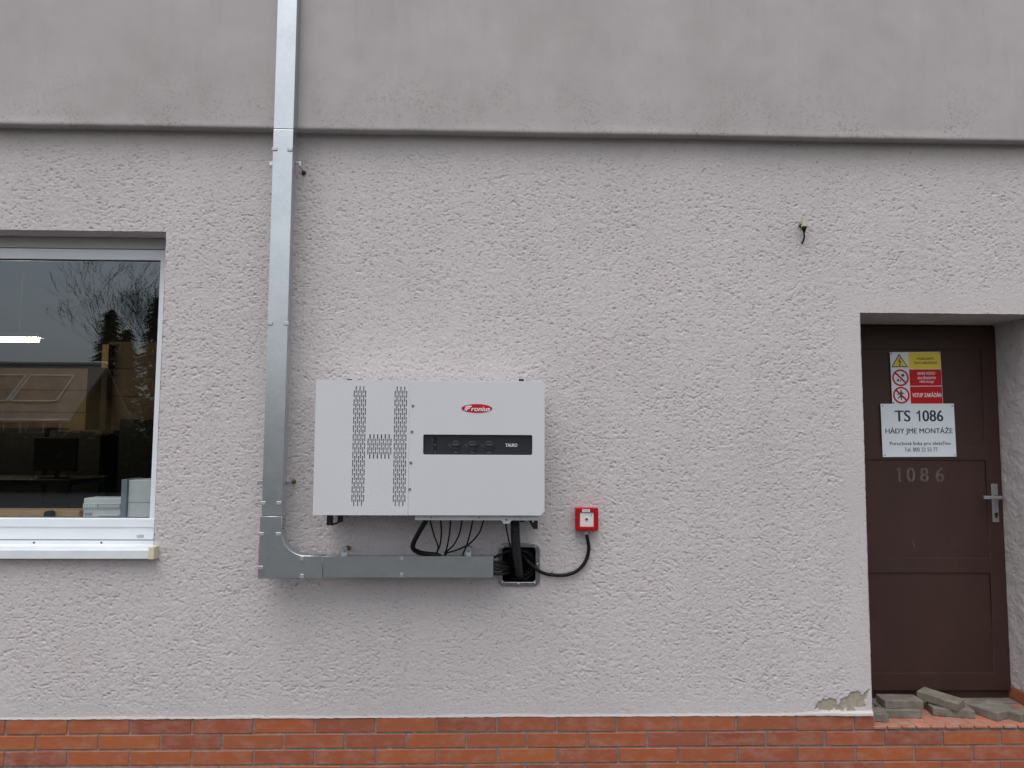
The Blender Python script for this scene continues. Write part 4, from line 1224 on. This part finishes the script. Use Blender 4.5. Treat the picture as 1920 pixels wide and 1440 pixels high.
# switch cable
sc_pts = c8([(600, 720, 0.06), (640, 800, 0.01), (700, 885, -0.022), (790, 965, -0.027), (880, 1040, -0.027), (980, 1085, -0.024), (1090, 1102, -0.020), (1210, 1110, -0.018), (1330, 1095, -0.018), (1450, 1045, -0.018), (1550, 950, -0.018), (1610, 830, -0.019), (1632, 700, -0.021), (1618, 590, -0.024), (1600, 505, -0.026)])
swc = thing('switch_cable', 'black cable sagging from the wall box up to the red switch', 'cable', P(*sc_pts[6]))
pth = catmull([P(*p_) for p_ in sc_pts], 0.006)
vs, fs = tube_data(pth, 0.0088, 12)
attach(link('cable_sheath', mesh_of('cable_sheath', vs, fs, True), 'black_rubber'), swc)
c_ = P(*Z8(1080, 1102), -0.020)
vs, fs = tube_data([c_ + Vector((-0.003, 0, 0)), c_ + Vector((0.003, 0, 0))], 0.0102, 12)
attach(link('cable_tie', mesh_of('cable_tie', vs, fs), 'black_steel'), swc)
box('tie_tail', (c_.x - 0.0025, c_.y - 0.004, c_.z + 0.009), (c_.x + 0.0025, c_.y + 0.002, c_.z + 0.0165), 'black_steel', swc)

# ================================================================== red emergency switch
YSW = -0.052
def SXx(u): return P(u, 974, YSW).x
def SZz(v): return P(1100, v, YSW).z
sw = thing('emergency_switch', 'square red emergency switch box with white centre right of the inverter', 'switch', (SXx(1100.5), -0.026, SZz(996)))
hs = plate('housing', [rrect(SXx(1079.2), SZz(995.6), SXx(1122), SZz(952), 0.007), rrect(SXx(1087.8), SZz(987.4), SXx(1113.4), SZz(961.2), 0.001)], YSW, 0.022, 'red_plastic', sw, 0.004, 3)
box('back_box', (SXx(1080.4), YSW + 0.0222, SZz(994.4)), (SXx(1120.8), 0.004, SZz(953.2)), 'red_plastic', sw, 0.003, 2)
face = box('face_plate', (SXx(1086), YSW + 0.006, SZz(989)), (SXx(1115), YSW + 0.012, SZz(960)), 'white_plastic', sw)
disc_stack('push_button', (SXx(1100.2), YSW + 0.006, SZz(973.6)), [(0.0088, 0), (0.0088, 0.0012), (0.0078, 0.0022)], 'white_plastic', sw, 22)
disc_stack('button_dot', (SXx(1100.2), YSW + 0.0037, SZz(973.6)), [(0.0066, 0), (0.0062, 0.0010)], 'dark_red', sw, 20)
nm = plate('name_plate', [rrect(SXx(1091.8), SZz(960.0), SXx(1106), SZz(954.9), 0.001)], YSW - 0.0012, 0.001, 'white_plastic', sw)
text('name_lettering', 'STOP', SXx(1098.9), SZz(957.5), 0.020, 0.0050, YSW - 0.00125, 'print_grey', nm)
bpy.data.objects.remove(bpy.data.objects['name_lettering'])
for k in range(5):   # the print on the little plate is too small to read: grey strokes
    x_ = SXx(1094.2 + 2.1 * k)
    box('name_print', (x_, YSW - 0.0016, SZz(958.6)), (x_ + 0.0034, YSW - 0.00125, SZz(956.4)), 'print_grey', nm)
ax_, az_ = SXx(1108.2), SZz(966.5)
plate('arrow_print', [[(ax_ - 0.004, az_ - 0.005), (ax_ + 0.003, az_ - 0.001), (ax_ + 0.001, az_ + 0.001), (ax_ + 0.006, az_ + 0.005), (ax_ + 0.004, az_ - 0.003), (ax_ + 0.003, az_ - 0.005), (ax_ + 0.0015, az_ - 0.002)]], YSW + 0.0052, 0.0006, 'print_black', face)
g0 = Vector((SXx(1099.6), -0.026, SZz(996)))
vs, fs = tube_data([g0 + Vector((0, 0, 0.002)), g0 + Vector((0, 0, -0.008)), g0 + Vector((0, 0, -0.011)), g0 + Vector((0, 0, -0.018))], [0.0112, 0.0112, 0.0105, 0.0092], 14)
attach(link('cable_gland', mesh_of('cable_gland', vs, fs), 'gland_grey'), sw)

# ================================================================== small sensor high on the wall
ss = thing('outdoor_sensor', 'small cream sensor stub with short black lead high on the wall', 'sensor', P(1503, 458, 0))
Z14 = lambda x_, z_: (1460 + x_ / 14.4, 380 + z_ / 14.4)
a, b_ = P(*Z14(675, 385), -0.045), P(*Z14(688, 600), -0.045)
tube('sensor_body', [a, a + (b_ - a) * 0.5, b_], 0.0125, 'sensor_grey', ss, 12, 0.03, False)
c_ = P(*Z14(690, 650), -0.045)
tube('collar', [b_, c_], 0.0150, 'sensor_grey', ss, 12, 0.03, False)
d_ = P(*Z14(682, 810), -0.042)
path = [c_, c_ + (d_ - c_) * 0.35, c_ + (d_ - c_) * 0.75, d_]
tube('strain_relief', path, [0.0135, 0.0125, 0.0075, 0.0048], 'black_rubber', ss, 12, raw=True)
tube('lead', [d_, P(*Z14(690, 900), -0.038), P(*Z14(672, 1010), -0.022), P(*Z14(625, 1110), 0.004)], 0.0046, 'black_rubber', ss, 8)
a = P(*Z14(575, 560), 0)
box('wall_clamp', (a.x - 0.008, -0.042, a.z - 0.010), (a.x + 0.010, 0.004, a.z + 0.008), 'sensor_grey', ss, 0.003)
a = P(*Z14(585, 625), 0)
box('clamp_screw', (a.x - 0.006, -0.036, a.z - 0.008), (a.x + 0.008, 0.004, a.z + 0.004), 'black_steel', ss, 0.002)

# ================================================================== signs on the door
YG = Y_DOOR - 0.0025
def GX(u, v=760): return P(u, v, YG).x
def GZ(v, u=1715): return P(u, v, YG).z
gpx = (P(1800, 760, YG).x - P(1700, 760, YG).x) / 100
gpz = (P(1715, 700, YG).z - P(1715, 800, YG).z) / 100
def sign_frame(u, v):
    """local drawing frame at a pixel: x, z offsets in photo pixels"""
    c0 = P(u, v, YG)
    return lambda a_, b_: (c0.x + a_ * gpx, c0.z - b_ * gpz)
# warning board: 97 px wide, 97 px high (its foot is under the lower sign)
ws = thing('warning_sign', 'yellow, white and red three-row warning sign on the brown door', 'sign', P(1717.5, 758, YG))
f = sign_frame(1717.3, 660)
W2 = 47.5
y0s = YG
board = plate('board', [[f(-W2, 0), f(W2, 0), f(W2, 98.5), f(-W2, 98.5)]], y0s, 0.0012, 'sign_white', ws)
def spl(name, pts, mat, dy=0.0006, parent=board, holes=()):
    return plate(name, [pts] + list(holes), y0s - dy, 0.0004, mat, parent)
spl('yellow_field', [f(-13, 0.6), f(W2 - 0.6, 0.6), f(W2 - 0.6, 32), f(-13, 32)], 'sign_yellow')
spl('red_field', [f(-13, 33), f(W2 - 0.6, 33), f(W2 - 0.6, 64), f(-13, 64)], 'sign_red')
spl('red_field', [f(-13, 65.2), f(W2 - 0.6, 65.2), f(W2 - 0.6, 98), f(-13, 98)], 'sign_red')
spl('warning_triangle', [f(-30.5, 3.0), f(-14.4, 28.6), f(-46.2, 28.6)], 'print_black')
spl('triangle_field', [f(-30.5, 6.2), f(-17.2, 27.0), f(-43.5, 27.0)], 'sign_yellow', 0.0011)
spl('lightning_bolt', [f(-29.2, 9.5), f(-33.2, 18.0), f(-30.0, 18.4), f(-31.3, 24.2), f(-32.6, 23.4), f(-31.0, 26.6), f(-28.4, 23.8), f(-29.9, 24.2), f(-27.6, 16.8), f(-30.6, 16.4), f(-27.8, 9.9)], 'print_black', 0.0016)
def prohibition(cu, cv):
    c0 = f(cu, cv)
    rr_ = 15.6 * gpx
    spl('prohibition_ring', circle(c0[0], c0[1], rr_, 36), 'sign_red', 0.0006, board, [circle(c0[0], c0[1], rr_ * 0.80, 32)])
    d_ = rr_ * 0.84 * math.sqrt(0.5); w_ = rr_ * 0.07
    spl('prohibition_bar', [(c0[0] - d_ - w_, c0[1] + d_ - w_), (c0[0] - d_ + w_, c0[1] + d_ + w_), (c0[0] + d_ + w_, c0[1] - d_ + w_), (c0[0] + d_ - w_, c0[1] - d_ - w_)], 'sign_red', 0.0016)
prohibition(-30, 48.5)
prohibition(-30, 81.3)
spl('bucket_pictogram', [f(-28.8, 43.5), f(-25.0, 40.4), f(-22.0, 44.6), f(-26.2, 47.4)], 'print_black', 0.0011)
for pts in ([(-37.0, 54.8), (-36.2, 50.4), (-34.6, 52.0), (-33.6, 49.6), (-32.6, 53.0), (-34.4, 55.6)], [(-32.0, 55.4), (-30.8, 51.8), (-29.4, 54.4), (-30.0, 56.2)]):
    spl('flame_pictogram', [f(*p_) for p_ in pts], 'print_black', 0.0011)
c0 = f(-30.2, 73.3)
spl('figure_pictogram', circle(c0[0], c0[1], 1.7 * gpx, 12), 'print_black', 0.0011)
spl('figure_pictogram', [f(-31.6, 75.4), f(-28.8, 75.4), f(-24.0, 78.4), f(-24.6, 79.6), (f(-28.6, 78.4)), f(-28.8, 83.4), f(-22.8, 84.6), f(-23.0, 86.0), f(-29.4, 85.4), f(-29.8, 90.2), f(-31.4, 90.2), f(-31.6, 84.2), f(-37.0, 88.0), f(-37.8, 86.8), f(-32.6, 82.2), f(-32.0, 78.6), f(-36.8, 80.8), f(-37.4, 79.6)], 'print_black', 0.0011)
def stext(body, cu, cv, w_, h_, mat, fr=None, bold=0.02, parent=board, spacing=1.0, yy=None):
    p_ = (fr or f)(cu, cv)
    text('lettering', body, p_[0], p_[1], w_ * gpx, h_ * gpz, (yy if yy is not None else y0s - 0.0006), mat, parent, bold=bold, spacing=spacing, thick=0.0003)
stext('VYSOKÉ NAPĚTÍ', 18.0, 12.2, 33, 6.0, 'print_black', bold=0.012)
stext('ŽIVOTU NEBEZPEČNO!', 18.0, 20.0, 43, 6.0, 'print_black', bold=0.012)
stext('NEHAS VODOU', 18.6, 40.6, 33, 5.4, 'print_white', bold=0.012)
stext('ANI PĚNOVÝMI', 18.6, 48.6, 34, 6.4, 'print_white', bold=0.012)
stext('PŘÍSTROJI!', 18.8, 56.6, 26, 6.6, 'print_white', bold=0.012)
stext('VSTUP ZAKÁZÁN', 17.6, 80.4, 54, 9.6, 'print_white', bold=0.02)
for a_, b_ in ((-45.2, 2.6), (45.2, 2.6), (-45.0, 95.0)):
    p_ = f(a_, b_)
    disc_stack('rivet', (p_[0], y0s, p_[1]), [(0.0042, 0), (0.0040, 0.0012), (0.002, 0.002)], 'black_steel', ws, 10)
ws.rotation_euler = (0, math.radians(-0.9), 0)
# lower sign
YN = YG - 0.0032
ns = thing('name_sign', 'white rectangular sign with dark lettering on the brown door', 'sign', P(1720.3, 856, YN))
f2 = sign_frame(1720.2, 757)
b2 = plate('board', [[f2(-68.6, 0), f2(68.6, 0), f2(68.6, 99), f2(-68.6, 99)]], YN, 0.0014, 'sign_white', ns, 0.0003)
y0n = YN - 0.0001
stext('TS', -28.6, 22.8, 28.5, 20.8, 'print_navy', f2, 0.03, b2, yy=y0n)
plate('lettering', [[f2(*p_) for p_ in ((1.6, 33.1), (4.5, 33.1), (4.5, 12.5), (2.4, 12.5), (0.2, 15.4), (-2.6, 17.2), (-2.6, 19.9), (-0.2, 18.8), (1.6, 17.2))]], y0n - 0.0004, 0.0004, 'print_navy', b2)
stext('086', 28.0, 22.8, 38.0, 21.0, 'print_navy', f2, 0.03, b2, yy=y0n)
stext('HÁDY JME MONTÁŽE', 1.0, 51.0, 125, 15.0, 'print_navy', f2, 0.014, b2, yy=y0n)
stext('Poruchová linka pro elektřinu', 2.0, 74.6, 113, 9.4, 'print_navy', f2, 0.008, b2, yy=y0n)
stext('Tel. 800 22 55 77', 3.2, 85.4, 62, 7.4, 'print_navy', f2, 0.008, b2, yy=y0n)
for a_, b_ in ((-65, 3.6), (65.2, 4.4), (-64.5, 95.2), (65.4, 95.4)):
    p_ = f2(a_, b_)
    disc_stack('rivet', (p_[0], YN, p_[1]), [(0.0050, 0), (0.0046, 0.0012), (0.002, 0.002)], 'steel_worn', ns, 10)
ns.rotation_euler = (0, math.radians(-0.6), 0)

# ================================================================== loose pavers on the doorstep
def paver(c, yaw, label, z=0.0, tilt=(0, 0), seed=0, L=0.20, W=0.10, Hh=0.040):
    rr = random.Random(seed)
    bm = bmesh.new()
    add_box(bm, (-L / 2, -W / 2, 0), (L / 2, W / 2, Hh), 0.0035, 2)
    bmesh.ops.subdivide_edges(bm, edges=[e_ for e_ in bm.edges if e_.calc_length() > 0.05], cuts=3, use_grid_fill=True)
    for v_ in bm.verts:
        if v_.co.z > 0.001:
            v_.co += Vector((rr.uniform(-1, 1), rr.uniform(-1, 1), rr.uniform(-1, 1))) * 0.0011
    o = link('concrete_paver', bm_mesh('concrete_paver', bm), 'paver_concrete')
    o.location = (c.x, c.y, z)
    o.rotation_euler = Euler((tilt[0], tilt[1], yaw), 'XYZ')
    o['label'] = label; o['category'] = 'paver'; o['group'] = 'loose grey pavers on the doorstep'
    return o
Z4 = lambda x_, z_: (1500 + x_ / 4.57, 1180 + z_ / 4.57)
zt = Z_STEP + 0.0008
def step_at(x_, z_, h=0.0): return G(*Z4(x_, z_), zt + h)
# stack by the wall corner
fr_ = step_at(1060, 765); 
pA = Vector((fr_.x - 0.104, fr_.y + 0.056, 0))
paver(pA, math.radians(-3), 'lower grey paver of the flat stack next to the wall corner', zt, seed=1)
fr_ = step_at(1060, 680, 0.0405)
pB = Vector((fr_.x - 0.100, fr_.y + 0.050, 0))
pB.y = max(pB.y, pA.y - 0.03)
paver(pB, math.radians(-2), 'mossy grey paver on top of the flat stack by the wall corner', zt + 0.0412, seed=2)
fr_ = step_at(775, 795)
paver(Vector((fr_.x - 0.052, fr_.y + 0.052, 0)), math.radians(-8), 'short cut grey paver tucked against the wall corner in front of the stack', zt, seed=3, L=0.10, W=0.10)
fr_ = step_at(1510, 770)
pC = Vector((fr_.x - 0.090, fr_.y + 0.072, 0))
paver(pC, math.radians(-14), 'grey paver lying under the tilted one in the middle of the doorstep', zt, seed=4)
paver(Vector((pC.x - 0.030, pC.y + 0.035, 0)), math.radians(-52), 'tilted grey paver resting across another in the middle of the doorstep', zt + 0.046, (math.radians(2), math.radians(3.5)), 5)
fr_ = step_at(1760, 783)
paver(Vector((fr_.x - 0.045, fr_.y + 0.100, 0)), math.radians(-66), 'flat grey paver second from the right reveal on the doorstep', zt, seed=6)
fr_ = step_at(1960, 797)
paver(Vector((fr_.x - 0.046, fr_.y + 0.106, 0)), math.radians(-62), 'rightmost grey paver on the doorstep beside the right reveal', zt, seed=7)

gv, gf = [], []
rr = random.Random(3)
for k in range(130):
    x_ = rr.uniform(D_L + 0.02, D_R - 0.02); y_ = 0.30 - 0.27 * rr.random() ** 1.6
    sz = 0.0012 + 0.0042 * rr.random() ** 3
    c_ = Vector((x_, y_, Z_STEP + sz * 0.35))
    i = len(gv)
    for d in ((1, 0, -0.4), (-0.5, 0.87, -0.4), (-0.5, -0.87, -0.4), (0.1, 0.1, 0.8)):
        gv.append(c_ + Vector([q * sz * rr.uniform(0.6, 1.3) for q in d]))
    gf += [(i, i + 2, i + 1), (i, i + 1, i + 3), (i + 1, i + 2, i + 3), (i + 2, i, i + 3)]
top(link('grit', mesh_of('grit', gv, gf), 'mortar'), 'fine mortar grit scattered on the brick doorstep', 'grit', None, 'stuff')

# ================================================================== across the yard (seen mirrored in the window and the metal)
def house(name, label, x0, x1, y_front, depth, eave, ridge, wall_mat, roof_mat, n_win):
    h = thing(name, label, 'building', ((x0 + x1) / 2, -y_front, 0))
    yf, yb = -y_front, -y_front - depth
    ym = (yf + yb) / 2
    vs = [(x0, yf, 0), (x1, yf, 0), (x1, yb, 0), (x0, yb, 0), (x0, yf, eave), (x1, yf, eave), (x1, yb, eave), (x0, yb, eave), (x0, ym, ridge - 0.1), (x1, ym, ridge - 0.1)]
    fs = [(0, 1, 5, 4), (2, 3, 7, 6), (1, 2, 6, 9, 5), (3, 0, 4, 8, 7)]
    attach(link('wall', mesh_of('wall', vs, fs), wall_mat), h)
    o_ = 0.5; sl = (ridge - eave) / (depth / 2); t = 0.12
    vs = []
    for x_ in (x0 - o_, x1 + o_):
        vs += [(x_, yf + o_, eave - sl * o_), (x_, ym, ridge), (x_, yb - o_, eave - sl * o_), (x_, yb - o_, eave - sl * o_ - t), (x_, ym, ridge - t), (x_, yf + o_, eave - sl * o_ - t)]
    fs = [(i, (i + 1) % 6, 6 + (i + 1) % 6, 6 + i) for i in range(6)] + [(5, 4, 1, 0), (4, 3, 2, 1), (6, 7, 10, 11), (7, 8, 9, 10)]
    rf = attach(link('roof', mesh_of('roof', vs, fs), roof_mat), h)
    tube('ridge_cap', [(x0 - o_, ym, ridge + 0.03), (x1 + o_, ym, ridge + 0.03)], 0.09, 'frame_alu', rf, 8, 1.0)
    tube('gutter', [(x0 - o_, yf + o_ + 0.07, eave - sl * o_ - 0.05), (x1 + o_, yf + o_ + 0.07, eave - sl * o_ - 0.05)], 0.07, 'frame_alu', rf, 8, 1.0)
    for i in range(n_win):
        cx_ = x0 + (x1 - x0) * (i + 0.5) / n_win
        w_ = box('window', (cx_ - 0.6, yf - 0.02, 1.0), (cx_ + 0.6, yf + 0.05, 2.35), 'pvc_white', h)
        box('pane', (cx_ - 0.53, yf + 0.051, 1.07), (cx_ - 0.03, yf + 0.056, 2.28), 'far_glass', w_)
        box('pane', (cx_ + 0.03, yf + 0.051, 1.07), (cx_ + 0.53, yf + 0.056, 2.28), 'far_glass', w_)
    return h, rf, sl
LH = 22.0
e_z = MIR(100, 772, LH).z
r_z = MIR(100, 683, LH + 1.7).z
xa, xb = MIR(-250, 760, LH).x, MIR(122, 760, LH).x
hA, rfA, slA = house('solar_roof_house', 'low ochre house with solar panels on its roof, mirrored in the window', xa, xb, LH, 3.4, e_z + 0.2, r_z, 'ochre_render', 'roof_sheet', 5)
# solar panels on the front slope
yf = -LH
for i in range(5):
    for j in range(1):
        x0 = xb - 0.25 - 1.75 * (i + 1)
        def rp(x_, s, lift):
            return Vector((x_, yf - s, e_z + 0.2 + slA * s + lift))
        pan = attach(link('solar_panel', mesh_of('solar_panel', [rp(x0, 0.12, 0.06), rp(x0 + 1.6, 0.12, 0.06), rp(x0 + 1.6, 1.15, 0.06), rp(x0, 1.15, 0.06), rp(x0, 0.12, 0.02), rp(x0 + 1.6, 0.12, 0.02), rp(x0 + 1.6, 1.15, 0.02), rp(x0, 1.15, 0.02)],
             [(0, 1, 2, 3), (0, 4, 5, 1), (1, 5, 6, 2), (2, 6, 7, 3), (3, 7, 4, 0)]), 'solar_cell'), rfA)
        del pan
        vs, fs = [], []
        for (a_, b_) in ((rp(x0, 0.12, 0.065), rp(x0 + 1.6, 0.12, 0.065)), (rp(x0, 1.15, 0.065), rp(x0 + 1.6, 1.15, 0.065)), (rp(x0, 0.12, 0.065), rp(x0, 1.15, 0.065)), (rp(x0 + 1.6, 0.12, 0.065), rp(x0 + 1.6, 1.15, 0.065))):
            tube_data([a_, b_], 0.04, 4, vs, fs)
        attach(link('panel_frame', mesh_of('panel_frame', vs, fs), 'frame_alu'), rfA)
LB = 27.0
house('cream_house', 'low cream house with a brown sheet roof, mirrored at the right of the window', xb + 1.4, xb + 15, LB, 9, MIR(250, 748, LB).z + 0.2, MIR(250, 690, LB + 4.5).z, 'cream_render', 'roof_sheet', 4)
house('long_yard_shed', 'long low ochre shed across the yard, mirrored in the metal', xb + 21, xb + 52, 26, 9, 3.2, 4.8, 'ochre_render', 'roof_sheet', 7)

def bare_tree(name, label, base, height, seed, spread=0.5, levels=6):
    rr = random.Random(seed)
    t = thing(name, label, 'tree', base, 'bare trees across the yard')
    tv, tf, bv, bf = [], [], [], []
    def grow(p, d, L, r_, lev):
        n = 4
        pts, rs = [p.copy()], [r_]
        q = p.copy(); dd_ = d.copy()
        for i in range(n):
            dd_ = (dd_ + Vector((rr.uniform(-1, 1), rr.uniform(-1, 1), rr.uniform(-0.3, 0.8))) * 0.13).normalized()
            q = q + dd_ * (L / n)
            pts.append(q.copy()); rs.append(r_ * (1 - 0.42 * (i + 1) / n))
        tube_data(pts, rs, 6 if lev < 2 else 3, tv if lev < 1 else bv, tf if lev < 1 else bf)
        if lev >= levels: return
        kids = 3 if lev < 2 else rr.choice((2, 3, 3))
        for k in range(kids):
            az = rr.uniform(0, 2 * math.pi)
            side = dd_.orthogonal().normalized()
            side = Matrix.Rotation(az, 3, dd_) @ side
            nd_ = (dd_ * (1 - spread * 0.55) + side * spread * rr.uniform(0.7, 1.3) + Vector((0, 0, 0.14))).normalized()
            i0_ = rr.choice((2, 3, 4, 4))
            grow(pts[i0_], nd_, L * rr.uniform(0.66, 0.84), max(0.007, rs[i0_] * rr.uniform(0.52, 0.68)), lev + 1)
    grow(Vector(base), Vector((0, 0, 1)), height * 0.26, height * 0.020, 0)
    attach(link('trunk', mesh_of('trunk', tv, tf, True), 'bark'), t)
    attach(link('crown', mesh_of('crown', bv, bf), 'bark'), t)
tp = MIR(292, 660, 38)
bare_tree('bare_tree', 'tall bare tree behind the cream house, mirrored top right in the window', (tp.x, tp.y, 0), 14, 3, 0.40, 7)
tp = MIR(345, 660, 40)
bare_tree('bare_tree', 'bare tree standing farthest right behind the cream house', (tp.x, tp.y, 0), 15, 8, 0.44, 7)
tp = MIR(148, 690, 42)
bare_tree('bare_tree', 'small bushy bare tree between the two houses', (tp.x, tp.y, 0), 6.0, 13, 0.62, 6)
for k, (x_, y_) in enumerate(((4, -40), (13, -37), (22, -42))):
    bare_tree('bare_tree', ('bare tree behind the left end of the long shed', 'bare tree behind the middle of the long shed', 'bare tree behind the right end of the long shed')[k], (x_, y_, 0), 14, 20 + k, 0.6, 5)
def conifer(label, base, h, seed):
    rr = random.Random(seed)
    t = thing('conifer', label, 'tree', base, 'dark conifers across the yard')
    B = Vector(base)
    vs, fs = tube_data([B, B + Vector((0, 0, h * 0.5)), B + Vector((0, 0, h * 0.98))], [h * 0.022, h * 0.013, 0.02], 6)
    attach(link('trunk', mesh_of('trunk', vs, fs), 'bark'), t)
    vs, fs = [], []
    for k in range(1500):
        u_ = rr.random() ** 0.75
        z_ = h * (0.06 + 0.93 * u_)
        R_ = h * 0.21 * (1 - u_) ** 0.85 + 0.08
        a_ = rr.uniform(0, 6.283); rad_ = R_ * (0.35 + 0.65 * rr.random())
        c_ = B + Vector((math.cos(a_) * rad_, math.sin(a_) * rad_, z_ - 0.25 * rad_))
        o_ = Vector((math.cos(a_), math.sin(a_), -0.35)); s_ = Vector((-math.sin(a_), math.cos(a_), rr.uniform(-0.4, 0.4)))
        l_ = rr.uniform(0.25, 0.6)
        i = len(vs)
        vs += [c_ - o_ * l_ * 0.5 - s_ * l_ * 0.25, c_ - o_ * l_ * 0.5 + s_ * l_ * 0.25, c_ + o_ * l_]
        fs.append((i, i + 1, i + 2))
    attach(link('crown', mesh_of('crown', vs, fs), 'needles'), t)
for k, (u, L, h_) in enumerate(((205, 38, 9.0), (236, 36.5, 7.6), (292, 37, 9.5))):
    tp = MIR(u, 680, L)
    conifer(('leftmost dark conifer behind the cream house', 'shorter dark conifer between two taller ones', 'dark conifer behind the right of the cream house')[k], (tp.x, tp.y, 0), h_, 40 + k)
# clipped dark hedge in front of the houses
hx0_, hx1_ = -26.0, 30.0
hv, hf = [], []
rr = random.Random(77)
for k in range(16000):
    c_ = Vector((rr.uniform(hx0_, hx1_), -18.6 + rr.choice((rr.uniform(-0.5, 0.5), 0.5 + rr.uniform(-0.1, 0.05))), rr.random() ** 0.7 * 1.75))
    a_ = Vector((rr.uniform(-1, 1), rr.uniform(-1, 1), rr.uniform(-1, 1))).normalized() * 0.16
    b_ = a_.orthogonal().normalized() * 0.10
    i = len(hv); hv += [c_ - a_, c_ + b_, c_ + a_, c_ - b_]; hf.append((i, i + 1, i + 2, i + 3))
hd = thing('hedge', 'long dark clipped hedge across the yard, mirrored in the window', 'hedge', ((hx0_ + hx1_) / 2, -18.6, 0))
attach(link('hedge_leaves', mesh_of('hedge_leaves', hv, hf), 'hedge_leaf'), hd)['kind'] = 'stuff'
boxes('hedge_core', [((hx0_ + 0.1, -19.0, 0), (hx1_ - 0.1, -18.2, 1.6))], 'hedge_leaf', hd)
